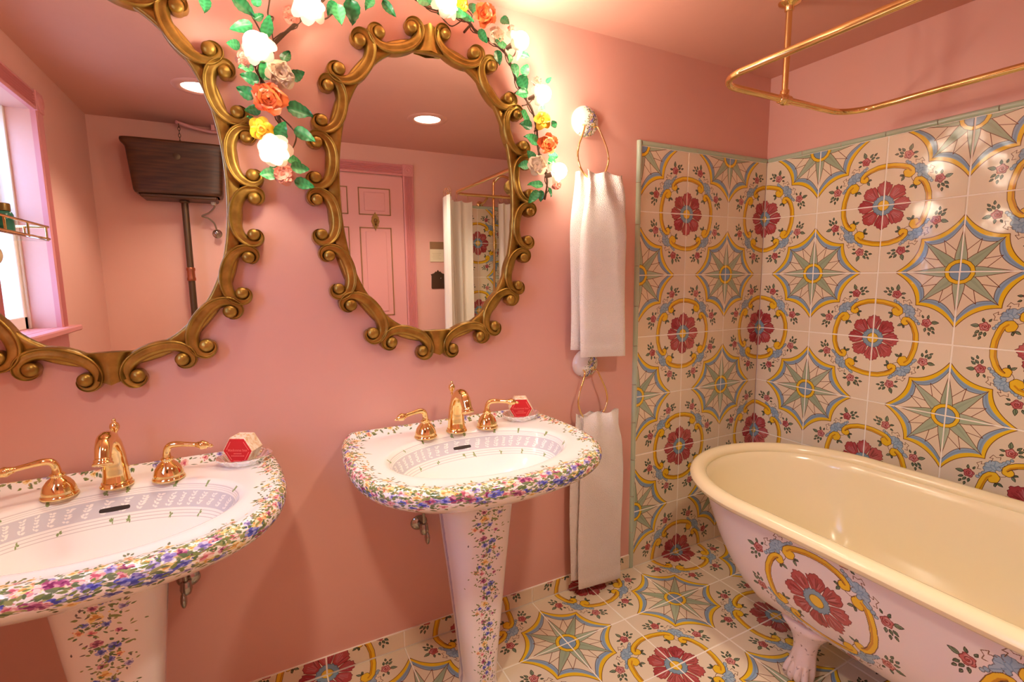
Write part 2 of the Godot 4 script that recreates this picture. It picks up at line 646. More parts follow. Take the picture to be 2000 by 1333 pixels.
func make_basin_material() -> StandardMaterial3D:
	var g := RandomNumberGenerator.new()
	g.seed = 7
	var white := c8(249, 245, 241)
	var p := Pic.new(4096, 1024, white)
	# garland along the rim; dense and dark at the outer edge, sparse and pale further in
	var layers := [[230, 0.60, 0.99, 30.0, [2, 4, 2, 0, 4, 5, 2]], [150, 0.42, 0.75, 46.0, [0, 3, 2, 4, 0, 2, 5]], [150, 0.12, 0.5, 52.0, [1, 1, 3, 0, 5, 1, 2]]]
	for e in layers:
		for i in e[0]:
			var x: float = 4096.0 * (i + g.randf()) / e[0]
			var y := 1024.0 * lerpf(RIM_V0, RIM_V1, g.randf_range(e[1], e[2]))
			var kind: int = e[4][g.randi() % 7]
			var s: float = e[3] * g.randf_range(0.75, 1.2)
			for wrap in [-4096.0, 0.0, 4096.0]:
				if x + wrap > -120 and x + wrap < 4216:
					p.xf = Transform2D(0.0, Vector2(1.0, 1.35), 0.0, Vector2(x + wrap, y))
					posy(p, Vector2.ZERO, s, kind, g)
	p.xf = Transform2D()
	for i in 560:
		var x := g.randf() * 4096.0
		var y := 1024.0 * lerpf(RIM_V0, RIM_V1, g.randf_range(0.1, 1.04))
		var a := g.randf_range(-0.5, 0.5) + (PI if g.randf() < 0.5 else 0.0)
		var green: Color = [c8(128, 138, 84), c8(168, 160, 104), c8(96, 112, 78), c8(206, 184, 128)][g.randi() % 4]
		p.leaf(Vector2(x, y), Vector2(x, y) + polar(a, g.randf_range(14, 34)), 8.0, green, green, 0.0)
	# grey band with white sprigs round the bowl
	var b0 := 1024.0 * BOWL_V0
	var b1 := 1024.0 * BOWL_V1
	var grey := c8(208, 207, 213)
	p.im.fill_rect(Rect2i(0, int(lerpf(b0, b1, 0.22)), 4096, int((b1 - b0) * 0.54)), grey)
	for f in [0.0, 0.07, 0.14, 0.82, 0.89, 0.96]:
		p.im.fill_rect(Rect2i(0, int(lerpf(b0, b1, f)), 4096, 3), c8(204, 200, 200))
	for i in 40:
		var x := 4096.0 * (i + 0.5) / 40
		for j in 5:
			var q := Vector2(x + (j - 2) * 7.0, lerpf(b0, b1, 0.68 - j * 0.085))
			p.leaf(q, q + polar(g.randf_range(-0.7, 0.1), g.randf_range(22, 40)), 15.0, white, white, 0.0)
			p.leaf(q, q + polar(g.randf_range(-2.9, -2.1), g.randf_range(16, 30)), 13.0, white, white, 0.0)
		if i % 3 == 0:
			for f in [0.02, 0.9]:
				var q := Vector2(x + 50.0 * f, lerpf(b0, b1, f))
				for j in 5:
					var a := g.randf() * TAU
					p.leaf(q, q + polar(a, 22), 11.0, c8(140, 160, 108), c8(140, 160, 108), 0.0)
	var m := mat("painted_porcelain", Color(1, 1, 1), 0.08)
	m.albedo_texture = p.done(2048, 512)
	return m


func make_pedestal_material() -> StandardMaterial3D:
	var g := RandomNumberGenerator.new()
	g.seed = 17
	var white := c8(242, 234, 230)
	var p := Pic.new(1400, 2048, white)
	var mid := 700.0
	# the same spray repeats down the front
	for rep in 5:
		for e in [[20, 40, 3, 40], [-18, 85, 1, 46], [14, 108, 1, 34], [-30, 150, 4, 30], [-6, 172, 1, 34], [16, 205, 3, 30], [-50, 235, 5, 30], [14, 270, 2, 48], [40, 305, 1, 26], [-8, 330, 1, 32], [55, 350, 4, 32], [28, 372, 0, 34], [-34, 390, 3, 22]]:
			p.xf = Transform2D(0.0, Vector2(1.3, 1.25), 0.0, Vector2(mid + e[0] * 1.5, rep * 410.0 + e[1]))
			posy(p, Vector2.ZERO, e[3] * 0.95, e[2], g)
		p.xf = Transform2D()
		for i in 46:
			var q := Vector2(mid + g.randfn(0.0, 66.0), rep * 410.0 + g.randf() * 410.0)
			var green: Color = [c8(112, 128, 74), c8(84, 104, 66), c8(140, 142, 90), c8(108, 96, 96)][g.randi() % 4]
			p.leaf(q, q + polar(g.randf() * TAU, g.randf_range(14, 28)), 9.0, green, green, 0.0)
	# grey-lilac ribbons down both sides
	for x in [315.0, 1085.0]:
		var l := PackedVector2Array()
		var r := PackedVector2Array()
		for i in 60:
			var y := 2048.0 * i / 59
			l.append(Vector2(x - 26 + 4 * sin(y * 0.05), y))
			r.append(Vector2(x + 26 + 4 * sin(y * 0.045 + 1.0), y))
		var rr := r.duplicate()
		rr.reverse()
		l.append_array(rr)
		p.fill(l, c8(186, 180, 200))
		for i in 26:
			var y := i * 80.0
			p.line(PackedVector2Array([Vector2(x - 24, y), Vector2(x, y + 30), Vector2(x + 24, y + 70)]), 5.0, c8(166, 160, 184))
	var m := mat("painted_pedestal", Color(1, 1, 1), 0.1)
	m.albedo_texture = p.done(700, 1024)
	return m


const TUB_SPAN := 2.1      # metres along the bath that its picture covers
const TUB_RISE := 0.62

func make_tub_material() -> StandardMaterial3D:
	var g := RandomNumberGenerator.new()
	g.seed = 27
	var p := Pic.new(2048, 605, c8(236, 222, 216))
	var px := 2048.0 / TUB_SPAN
	for e in [[0.812, 0.21, 0.275], [1.352, 0.21, 0.275]]:
		p.xf = Transform2D(0.05, Vector2.ONE * e[2] * px, 0.0, Vector2(e[0] * px, e[1] * px))
		draw_flower(p, g)
	var m := mat("painted_enamel", Color(1, 1, 1), 0.22)
	m.albedo_texture = ImageTexture.create_from_image(p.im)
	return m


func make_rosette_material() -> StandardMaterial3D:
	var g := RandomNumberGenerator.new()
	g.seed = 37
	var p := Pic.new(512, 512, c8(240, 230, 218))
	for i in 60:
		var q := Vector2(315 + g.randfn(0.0, 60.0), g.randf_range(20, 500))
		p.leaf(q, q + polar(g.randf() * TAU, 34), 15.0, c8(132, 130, 84), c8(132, 130, 84), 0.0)
	for i in 34:
		posy(p, Vector2(315 + g.randfn(0.0, 42.0), 20 + i * 14.5), g.randf_range(36, 56), [2, 1, 3, 2, 5, 4, 5][g.randi() % 7], g)
	for i in 40:
		var q := Vector2(300 + g.randfn(0.0, 52.0), g.randf() * 512.0)
		p.leaf(q, q + polar(g.randf() * TAU, 26), 11.0, c8(116, 124, 80), c8(116, 124, 80), 0.0)
	var m := mat("painted_rosette", Color(1, 1, 1), 0.12)
	m.albedo_texture = p.done(256, 256)
	return m


# ---------------------------------------------------------------- tiles
var tile_mats: Array
var tile_meshes := {}

# a tile with softened edges, its face towards +z; corner says which corner carries the red flower; the rest crops it, in tile sides
func tile_mesh(corner: int, x0 := 0.0, x1 := 1.0, y0 := 0.0, y1 := 1.0) -> ArrayMesh:
	var key := "%d %.3f %.3f %.3f %.3f" % [corner, x0, x1, y0, y1]
	if tile_meshes.has(key):
		return tile_meshes[key]
	var gap := 0.0021
	var ch := 0.0018
	var d := 0.008
	var lo := Vector2(x0 * T + gap, y0 * T + gap)
	var hi := Vector2(x1 * T - gap, y1 * T - gap)
	var at := func(x: float, y: float) -> Vector2:
		var u := Vector2(x, y) / T
		match corner:          # (0, 0) of the picture is the flower
			0: return u
			1: return Vector2(u.y, 1.0 - u.x)
			2: return Vector2(1.0 - u.x, 1.0 - u.y)
		return Vector2(1.0 - u.y, u.x)
	var mb := MB.new()
	var ring := func(inset: float, z: float) -> Array:
		return [Vector3(lo.x + inset, lo.y + inset, z), Vector3(lo.x + inset, hi.y - inset, z), Vector3(hi.x - inset, hi.y - inset, z), Vector3(hi.x - inset, lo.y + inset, z)]
	var rings := [ring.call(0.0, 0.0), ring.call(0.0, d - ch), ring.call(ch, d)]
	for s in 2:
		for i in 4:
			var a: Vector3 = rings[s][i]
			var b: Vector3 = rings[s][(i + 1) % 4]
			var e: Vector3 = rings[s + 1][(i + 1) % 4]
			var f: Vector3 = rings[s + 1][i]
			mb.quad(a, b, e, f, [at.call(a.x, a.y), at.call(b.x, b.y), at.call(e.x, e.y), at.call(f.x, f.y)])
	var q: Array = rings[2]
	mb.quad(q[0], q[1], q[2], q[3], [at.call(q[0].x, q[0].y), at.call(q[1].x, q[1].y), at.call(q[2].x, q[2].y), at.call(q[3].x, q[3].y)])
	tile_meshes[key] = mb.mesh()
	return tile_meshes[key]


func corner_of(i: int, j: int) -> int:
	if posmod(j, 2) == 0:
		return 0 if posmod(i, 2) == 0 else 1
	return 3 if posmod(i, 2) == 0 else 2


# tiles from (x0, y0) to (x1, y1) of a surface whose own axes are given; the joints count from the surface's origin
func lay_tiles(parent: Node3D, base: Transform3D, x0: float, x1: float, y0: float, y1: float) -> void:
	for i in range(floori(x0 / T + 0.001), ceili(x1 / T - 0.001)):
		for j in range(floori(y0 / T + 0.001), ceili(y1 / T - 0.001)):
			var a := maxf(0.0, x0 / T - i)
			var b := minf(1.0, x1 / T - i)
			var e := maxf(0.0, y0 / T - j)
			var f := minf(1.0, y1 / T - j)
			if (b - a) * T < 0.012 or (f - e) * T < 0.012:
				continue
			var o := part(parent, "tile", tile_mesh(corner_of(i, j), a, b, e, f), tile_mats[rng.randi() % 4], base * Transform3D(Basis(), Vector3(i * T, j * T, rng.randf_range(-0.0004, 0.0004))))
			o.rotate_object_local(Vector3.UP, rng.randf_range(-0.0015, 0.0015))
			o.rotate_object_local(Vector3.RIGHT, rng.randf_range(-0.0015, 0.0015))


# rounded edging tile, along +x, its back on z = 0
func edging_mesh(l: float, w: float) -> ArrayMesh:
	var rows := []
	for x in [0.0008, 0.002, l - 0.002, l - 0.0008]:
		var inset := 0.0012 if x < 0.0015 or x > l - 0.0015 else 0.0
		var ring := PackedVector3Array()
		for e in [[0.0, 0.0], [0.0, 0.006], [0.12, 0.0105], [0.35, 0.0135], [0.65, 0.0135], [0.88, 0.0105], [1.0, 0.006], [1.0, 0.0]]:
			ring.append(Vector3(x, lerpf(inset, w - inset, e[0]), maxf(e[1] - inset, 0)))
		rows.append(ring)
	var mb := MB.new()
	mb.grid(rows, false)
	return mb.mesh()


func edging(parent: Node3D, base: Transform3D, length: float, each: float) -> void:
	var k := maxi(1, roundi(length / each))
	var m := edging_mesh(length / k, 0.021)
	for i in k:
		part(parent, "edging_tile", m, mat("edging_glaze", c8(184, 200, 174), 0.12), base * Transform3D(Basis(), Vector3(i * length / k, 0, 0)))


# ---------------------------------------------------------------- fluted casing with bull's-eye blocks (door and window)
func fluted(length: float, w: float) -> MB:      # along +x, face towards +z
	var prof := []
	prof.append(Vector2(0, 0))
	prof.append(Vector2(0, 0.018))
	prof.append(Vector2(0.008, 0.022))
	for i in 5:
		var a := 0.012 + i * (w - 0.024) / 5.0
		var s := (w - 0.024) / 5.0
		prof.append(Vector2(a, 0.022))
		prof.append(Vector2(a + s * 0.2, 0.0145))
		prof.append(Vector2(a + s * 0.5, 0.012))
		prof.append(Vector2(a + s * 0.8, 0.0145))
	prof.append(Vector2(w - 0.012, 0.022))
	prof.append(Vector2(w - 0.008, 0.022))
	prof.append(Vector2(w, 0.018))
	prof.append(Vector2(w, 0))
	var mb := MB.new()
	for i in prof.size() - 1:
		var a: Vector2 = prof[i]
		var b: Vector2 = prof[i + 1]
		mb.quad(Vector3(0, a.x, a.y), Vector3(0, b.x, b.y), Vector3(length, b.x, b.y), Vector3(length, a.x, a.y))
	return mb


func corner_block(w: float) -> MB:
	var mb := MB.new()
	mb.box(Vector3(-w / 2, -w / 2, 0), Vector3(w / 2, w / 2, 0.026), 0.003)
	mb.lathe([[0.001, 0.0], [w * 0.1, 0.002], [w * 0.17, 0.007], [w * 0.22, 0.002], [w * 0.3, 0.002], [w * 0.35, 0.006], [w * 0.4, 0.0]], 24, Transform3D(Basis(Vector3.RIGHT, PI / 2), Vector3(0, 0, 0.026)))
	return mb


# ---------------------------------------------------------------- gilded mirror
# one C-scroll in its own units: curls at (-0.5, 0) and (0.5, 0), its back towards +y
func scroll_mesh() -> ArrayMesh:
	var half := [Vector3(0, 0.46, 0.17), Vector3(0.19, 0.445, 0.17), Vector3(0.39, 0.40, 0.163), Vector3(0.57, 0.305, 0.152), Vector3(0.695, 0.16, 0.138), Vector3(0.745, -0.005, 0.118), Vector3(0.705, -0.155, 0.095), Vector3(0.59, -0.23, 0.072), Vector3(0.46, -0.215, 0.05), Vector3(0.375, -0.125, 0.034), Vector3(0.375, -0.02, 0.02)]
	var fine := spline(half, 4)      # z carries the half width
	var pts := PackedVector3Array()
	for i in range(fine.size() - 1, 0, -1):
		pts.append(Vector3(-fine[i].x, fine[i].y, fine[i].z))
	pts.append_array(fine)
	var prof := [[1.0, 0.0], [1.0, 0.20], [0.94, 0.275], [0.80, 0.315], [0.64, 0.30], [0.54, 0.262], [0.3, 0.245], [-0.1, 0.262], [-0.5, 0.255], [-0.8, 0.215], [-0.97, 0.13], [-1.0, 0.0]]
	var rows := []
	var k := pts.size()
	for i in k:
		var d := pts[mini(i + 1, k - 1)] - pts[maxi(i - 1, 0)]
		var nn := Vector2(-d.y, d.x).normalized()
		var f := 0.72 + 0.28 * smoothstep(0.02, 0.13, pts[i].z)
		var ring := PackedVector3Array()
		for e in prof:
			ring.append(Vector3(pts[i].x + nn.x * e[0] * pts[i].z, pts[i].y + nn.y * e[0] * pts[i].z, e[1] * f))
		rows.append(ring)
	var mb := MB.new()
	mb.grid(rows, false)
	for s in [-1.0, 1.0]:
		mb.lathe([[0.155, -0.26], [0.165, 0.0], [0.155, 0.05], [0.12, 0.085], [0.06, 0.105], [0.002, 0.11]], 20, Transform3D(Basis(Vector3.RIGHT, PI / 2), Vector3(0.505 * s, -0.015, 0.24)))
	return mb.mesh()


var scroll: ArrayMesh

func oval_frame_outline() -> PackedVector2Array:      # inner edge, relative to the mirror's middle
	var q := [Vector2(0.0, 0.452), Vector2(0.065, 0.449), Vector2(0.135, 0.422), Vector2(0.192, 0.372), Vector2(0.24, 0.305), Vector2(0.274, 0.22), Vector2(0.292, 0.13), Vector2(0.299, 0.045)]
	var all := []
	for i in 8:
		all.append(q[i])
	for i in range(7, -1, -1):
		all.append(Vector2(q[i].x, -q[i].y))
	for i in range(1, 8):
		all.append(Vector2(-q[i].x, -q[i].y))
	for i in range(7, 0, -1):
		all.append(Vector2(-q[i].x, q[i].y))
	var out := PackedVector2Array()
	var k := all.size()
	for i in k:
		for j in 5:
			out.append(all[i].cubic_interpolate(all[(i + 1) % k], all[(i + k - 1) % k], all[(i + 2) % k], j / 5.0))
	return out


func make_mirror(at: Vector3, label: String) -> void:
	var o := thing("wall_mirror", label, "mirror", at, "gilded oval mirrors")
	var gilt: Material = mats["gilt"]
	var inner := oval_frame_outline()
	var k := inner.size()
	var glass_edge := PackedVector2Array()
	var rows := []
	for e in [[0.001, 0.004], [0.0, 0.027], [0.003, 0.031], [0.008, 0.0325], [0.016, 0.031], [0.033, 0.027], [0.038, 0.021], [0.040, 0.002]]:
		var ring := PackedVector3Array()
		for i in k:
			var d := (inner[(i + 1) % k] - inner[(i + k - 1) % k]).normalized()
			var nn := Vector2(-d.y, d.x)
			if nn.dot(inner[i]) < 0:
				nn = -nn
			ring.append(Vector3(inner[i].x + nn.x * e[0], inner[i].y + nn.y * e[0], e[1]))
			if e[0] == 0.016:
				glass_edge.append(inner[i] + nn * 0.016)
		rows.append(ring)
	var mb := MB.new()
	mb.grid(rows, true)
	part(o, "frame_moulding", mb, gilt)
	mb = MB.new()
	mb.plate(glass_edge, 0.006, MIRROR_Z)
	part(o, "mirror_glass", mb, mat("silvered_glass", Color(0.93, 0.93, 0.92), 0.0, 1.0))
	var curls := [[Vector2(0.058, 0.518), Vector2(0.157, 0.483)], [Vector2(0.221, 0.446), Vector2(0.283, 0.357)], [Vector2(0.319, 0.300), Vector2(0.341, 0.203)], [Vector2(0.360, 0.133), Vector2(0.368, 0.035)]]
	for sx in [-1.0, 1.0]:
		for sy in [-1.0, 1.0]:
			for e in curls:
				var s := Vector2(sx, sy)
				var a: Vector2 = e[0] * s
				var b: Vector2 = e[1] * s
				var mid := (a + b) / 2.0
				var l := a.distance_to(b) * 1.04
				var y := Vector2(-(b - a).y, (b - a).x).normalized()
				if y.dot(mid) > 0:
					y = -y
				var x := Vector2(y.y, -y.x)
				part(o, "scroll", scroll, gilt, Transform3D(Basis(Vector3(x.x, x.y, 0) * l, Vector3(y.x, y.y, 0) * l, Vector3(0, 0, 0.115)), Vector3(mid.x, mid.y, 0.007)))
	for s in [-1.0, 1.0]:
		mb = MB.new()
		var left := []
		for e in [[0.045, 0.453], [0.034, 0.466], [0.027, 0.485], [0.026, 0.507], [0.031, 0.526]]:
			left.append(e)
		rows = []
		for e in left:
			var f := smoothstep(0.449, 0.53, e[1])
			var peak: float = e[1] + 0.012 * f
			rows.append(PackedVector3Array([Vector3(-e[0], e[1] * s, 0.0), Vector3(-e[0], e[1] * s, 0.030), Vector3(-e[0] * 0.5, lerpf(e[1], peak, 0.5) * s, 0.034), Vector3(0, peak * s, 0.043), Vector3(e[0] * 0.5, lerpf(e[1], peak, 0.5) * s, 0.034), Vector3(e[0], e[1] * s, 0.030), Vector3(e[0], e[1] * s, 0.0)]))
		mb.grid(rows)
		rows = [rows[-1], PackedVector3Array()]
		for q in rows[0]:
			rows[1].append(Vector3(q.x, q.y, 0.0))
		mb.grid(rows)
		part(o, "keystone", mb, gilt, Transform3D(Basis(), Vector3(0, 0, 0.007)))


# ---------------------------------------------------------------- pedestal sink
var basin_outline := PackedVector2Array()      # (x, z), starting at the middle of the back
var basin_run := PackedFloat32Array()          # how far round each point lies, 0 to 1

func prepare_basin() -> void:
	var half := [Vector3(0, 0, 0.002), Vector3(0.12, 0, 0.002), Vector3(0.25, 0, 0.002), Vector3(0.318, 0, 0.004), Vector3(0.350, 0, 0.022), Vector3(0.366, 0, 0.07), Vector3(0.377, 0, 0.15), Vector3(0.384, 0, 0.24), Vector3(0.384, 0, 0.32), Vector3(0.373, 0, 0.405), Vector3(0.342, 0, 0.487), Vector3(0.286, 0, 0.550), Vector3(0.207, 0, 0.592), Vector3(0.11, 0, 0.615), Vector3(0, 0, 0.622)]
	var fine := spline(half, 8)
	var all := PackedVector2Array()
	for q in fine:
		all.append(Vector2(q.x, q.z))
	for i in range(fine.size() - 2, 0, -1):
		all.append(Vector2(-fine[i].x, fine[i].z))
	# even spacing
	var run := PackedFloat32Array([0.0])
	for i in all.size():
		run.append(run[-1] + all[i].distance_to(all[(i + 1) % all.size()]))
	var k := 144
	var j := 0
	for i in k:
		var want := run[-1] * i / k
		while run[j + 1] < want:
			j += 1
		basin_outline.append(all[j].lerp(all[(j + 1) % all.size()], (want - run[j]) / maxf(run[j + 1] - run[j], 1e-9)))
	for i in k + 1:
		basin_run.append(float(i) / k)


func basin_ring(shrink: float, scale: float, y: float, ledge := 0.0) -> PackedVector3Array:
	var k := basin_outline.size()
	var out := PackedVector3Array()
	for i in k:
		var d := (basin_outline[(i + 1) % k] - basin_outline[(i + k - 1) % k]).normalized()
		var nn := Vector2(d.y, -d.x)
		var q := basin_outline[i]
		if nn.dot(q - Vector2(0, 0.3)) > 0:
			nn = -nn
		q += nn * shrink
		q = Vector2(0, 0.30) + (q - Vector2(0, 0.30)) * scale
		out.append(Vector3(q.x, y + ledge * (1.0 - smoothstep(0.012, 0.05, basin_outline[i].y)), maxf(q.y, 0.001)))
	return out


func bowl_ring(hx: float, z0: float, z1: float, y: float) -> PackedVector3Array:
	var out := PackedVector3Array()
	for q in basin_outline:
		var a := atan2((q.y - 0.33) / 0.31, q.x / 0.39)
		out.append(Vector3(cos(a) * hx, y, (z0 + z1) / 2.0 + sin(a) * (z1 - z0) / 2.0))
	return out


func make_sink(at: Vector3, label: String) -> void:
	var o := thing("pedestal_sink", label, "sink", at, "painted pedestal sinks")
	var rows := []
	var vs := []
	var add := func(ring: PackedVector3Array, v: float) -> void:
		rows.append(ring)
		vs.append(v)
	for e in [[0.30, 0.668, 0.0], [0.45, 0.690, 0.01], [0.60, 0.713, 0.02], [0.72, 0.733, 0.03], [0.82, 0.750, 0.045], [0.895, 0.765, 0.065], [0.945, 0.777, 0.09], [0.970, 0.785, RIM_V0 + 0.02], [0.987, 0.793, RIM_V0 + 0.075], [0.997, 0.803, RIM_V0 + 0.125], [1.0, 0.814, RIM_V0 + 0.175]]:
		add.call(basin_ring(0.0, e[0], e[1]), e[2])
	add.call(basin_ring(0.003, 1.0, 0.8235), RIM_V0 + 0.215)
	add.call(basin_ring(0.009, 1.0, 0.8305, 0.004), RIM_V0 + 0.25)
	add.call(basin_ring(0.019, 1.0, 0.8345, 0.010), RIM_V0 + 0.285)
	add.call(basin_ring(0.030, 1.0, 0.8345, 0.012), RIM_V0 + 0.32)
	add.call(basin_ring(0.042, 1.0, 0.832, 0.009), RIM_V0 + 0.35)
	add.call(basin_ring(0.052, 1.0, 0.8295, 0.001), RIM_V1)
	var deck := basin_ring(0.07, 1.0, 0.829)
	add.call(deck, RIM_V1 + 0.03)
	var lip := bowl_ring(0.292, 0.128, 0.538, 0.8285)
	var mid := PackedVector3Array()
	for i in deck.size():
		mid.append(deck[i].lerp(lip[i], 0.5))
	add.call(mid, RIM_V1 + 0.06)
	add.call(lip, RIM_V1 + 0.1)
	for e in [[0.282, 0.138, 0.530, 0.8255, -0.03], [0.275, 0.147, 0.523, 0.818, 0.0], [0.268, 0.157, 0.517, 0.808, 0.2], [0.258, 0.176, 0.509, 0.792, 0.5], [0.245, 0.200, 0.500, 0.774, 0.8], [0.233, 0.222, 0.492, 0.759, 1.0], [0.205, 0.256, 0.476, 0.736, 1.2], [0.165, 0.290, 0.455, 0.715, 1.3], [0.12, 0.318, 0.434, 0.700, 1.4], [0.06, 0.346, 0.408, 0.691, 1.5], [0.018, 0.364, 0.392, 0.688, 1.55]]:
		add.call(bowl_ring(e[0], e[1], e[2], e[3]), lerpf(BOWL_V0, BOWL_V1, e[4]))
	var uvs := []
	for i in rows.size():
		var u := PackedVector2Array()
		for j in basin_run.size():
			u.append(Vector2(basin_run[j], vs[i]))
		uvs.append(u)
	var mb := MB.new()
	mb.grid(rows, true, uvs)
	part(o, "basin", mb, mats["painted_porcelain"])
	# overflow slot, a dark opening at the back of the bowl
	mb = MB.new()
	var slot := PackedVector2Array()
	for i in 24:
		var a := TAU * i / 24
		slot.append(Vector2(clampf(cos(a) * 0.05, -0.027, 0.027) + cos(a) * 0.004, sin(a) * 0.0062))
	mb.plate(slot, -0.006, 0.0012)
	part(o, "overflow_slot", mb, mat("slot_dark", c8(40, 26, 22), 0.6), Transform3D(Basis(Vector3.RIGHT, -0.87), Vector3(0, 0.7865, 0.1835)))
	mb = MB.new()
	mb.lathe([[0.001, 0.004], [0.014, 0.004], [0.02, 0.003], [0.024, 0.0], [0.024, -0.004]], 24)
	part(o, "drain", mb, mats["polished_brass"], Transform3D(Basis(), Vector3(0, 0.690, 0.378)))
	# pedestal
	rows = []
	uvs = []
	var levels := [[0.0, 0.055, 0.070], [0.02, 0.055, 0.070], [0.035, 0.051, 0.067], [0.06, 0.052, 0.068], [0.2, 0.064, 0.078], [0.4, 0.083, 0.092], [0.58, 0.102, 0.104], [0.66, 0.110, 0.110], [0.72, 0.112, 0.112]]
	var k := 56
	for e in levels:
		var ring := PackedVector3Array()
		var u := PackedVector2Array()
		for j in k + 1:
			var a := TAU * j / k - PI / 2      # starts at the back
			var x: float = signf(cos(a)) * pow(absf(cos(a)), 0.58) * e[1]
			var z: float = signf(sin(a)) * pow(absf(sin(a)), 0.58) * e[2]
			if j < k:
				ring.append(Vector3(x, e[0], 0.275 + z))
		var run := PackedFloat32Array([0.0])
		for j in k:
			run.append(run[-1] + ring[j].distance_to(ring[(j + 1) % k]))
		for j in k + 1:
			u.append(Vector2(run[j] / run[-1], 1.0 - e[0] / 0.72))
		rows.append(ring)
		uvs.append(u)
	mb = MB.new()
	mb.grid(rows, true, uvs)
	part(o, "pedestal", mb, mats["painted_pedestal"])


func make_faucet(at: Vector3, label: String) -> void:
	var o := thing("faucet", label, "faucet", at, "gold faucets on the sinks")
	var brass: Material = mats["polished_brass"]
	var mb := MB.new()
	mb.lathe([[0.001, 0.0], [0.033, 0.0], [0.036, 0.003], [0.036, 0.006], [0.032, 0.009], [0.033, 0.012], [0.030, 0.016], [0.001, 0.016]], 28)
	part(o, "base_flange", mb, brass)
	mb = MB.new()
	mb.tube(spline([Vector3(0, 0.008, 0), Vector3(0, 0.04, -0.001), Vector3(0, 0.075, 0.002), Vector3(0, 0.108, 0.012), Vector3(0, 0.131, 0.032), Vector3(0, 0.139, 0.058), Vector3(0, 0.128, 0.083), Vector3(0, 0.104, 0.099), Vector3(0, 0.094, 0.103)], 6), interp([0.031, 0.0275, 0.025, 0.0225, 0.0205, 0.0185, 0.017, 0.016, 0.016], 6), 20)
	part(o, "spout", mb, brass)
	mb = MB.new()
	mb.lathe([[0.014, 0.014], [0.0175, 0.012], [0.0185, 0.008], [0.0175, 0.005], [0.0205, 0.002], [0.0205, -0.003], [0.016, -0.004], [0.012, -0.004], [0.012, 0.006]], 22, Transform3D(Basis(Vector3.RIGHT, -0.42), Vector3(0, 0.092, 0.1035)))
	part(o, "nozzle", mb, brass)
	mb = MB.new()
	mb.lathe([[0.003, 0.0], [0.003, 0.115], [0.006, 0.118], [0.004, 0.123], [0.005, 0.127], [0.0095, 0.133], [0.0115, 0.141], [0.0095, 0.149], [0.004, 0.154], [0.005, 0.157], [0.0035, 0.162], [0.0005, 0.163]], 14, Transform3D(Basis(), Vector3(0, 0.005, -0.036)))
	part(o, "lift_rod", mb, brass)
	for s in [-1.0, 1.0]:
		mb = MB.new()
		mb.lathe([[0.001, 0.0], [0.036, 0.0], [0.038, 0.003], [0.036, 0.007], [0.0335, 0.009], [0.0345, 0.013], [0.033, 0.02], [0.029, 0.031], [0.022, 0.041], [0.0145, 0.048], [0.013, 0.051], [0.016, 0.054], [0.014, 0.057], [0.010, 0.060], [0.001, 0.060]], 28)
		var h := part(o, "handle", mb, brass, Transform3D(Basis(), Vector3(0.111 * s, 0, 0.008)))
		mb = MB.new()
		mb.tube(spline([Vector3(0, 0.055, 0), Vector3(0.001 * s, 0.075, 0.001), Vector3(0.007 * s, 0.088, 0.003), Vector3(0.022 * s, 0.092, 0.007), Vector3(0.045 * s, 0.090, 0.013), Vector3(0.066 * s, 0.0875, 0.019), Vector3(0.074 * s, 0.0865, 0.0215), Vector3(0.083 * s, 0.0855, 0.0245), Vector3(0.093 * s, 0.084, 0.0275), Vector3(0.099 * s, 0.083, 0.0295), Vector3(0.103 * s, 0.082, 0.031), Vector3(0.109 * s, 0.081, 0.0328)], 5), interp([0.0105, 0.0085, 0.0085, 0.0085, 0.0065, 0.0062, 0.0088, 0.0125, 0.0095, 0.0042, 0.0052, 0.001], 5), 14)
		part(h, "lever", mb, brass)


func make_valve(at: Vector3, label: String, s: float) -> void:
	var o := thing("supply_valve", label, "valve", at, "chrome supply valves under the sinks")
	o.scale = Vector3(1.12, 1.0, 1.12)
	var m: Material = mats["chrome"]
	var mb := MB.new()
	mb.lathe([[0.001, 0.012], [0.012, 0.0115], [0.021, 0.008], [0.027, 0.003], [0.028, 0.0]], 24, Transform3D(Basis(Vector3.RIGHT, PI / 2), Vector3.ZERO))
	part(o, "escutcheon", mb, m)
	mb = MB.new()
	mb.tube(PackedVector3Array([Vector3(0, 0, 0.004), Vector3(0, 0, 0.06)]), 0.0085, 12)
	mb.tube(PackedVector3Array([Vector3(0, -0.014, 0.055), Vector3(0, 0.0, 0.055), Vector3(0, 0.022, 0.055)]), [0.011, 0.0145, 0.0115], 12)
	part(o, "valve_body", mb, m)
	mb = MB.new()
	mb.ball(Vector3(0.006 * s, -0.026, 0.066), Vector3(0.008, 0.024, 0.014), 14, 8)
	part(o, "turn_handle", mb, m)
	mb = MB.new()
	mb.tube(spline([Vector3(0, 0.018, 0.055), Vector3(-0.002 * s, 0.06, 0.06), Vector3(-0.016 * s, 0.12, 0.08), Vector3(-0.03 * s, 0.19, 0.11), Vector3(-0.03 * s, 0.28, 0.13)], 6), 0.0052, 10)
	part(o, "supply_tube", mb, m)


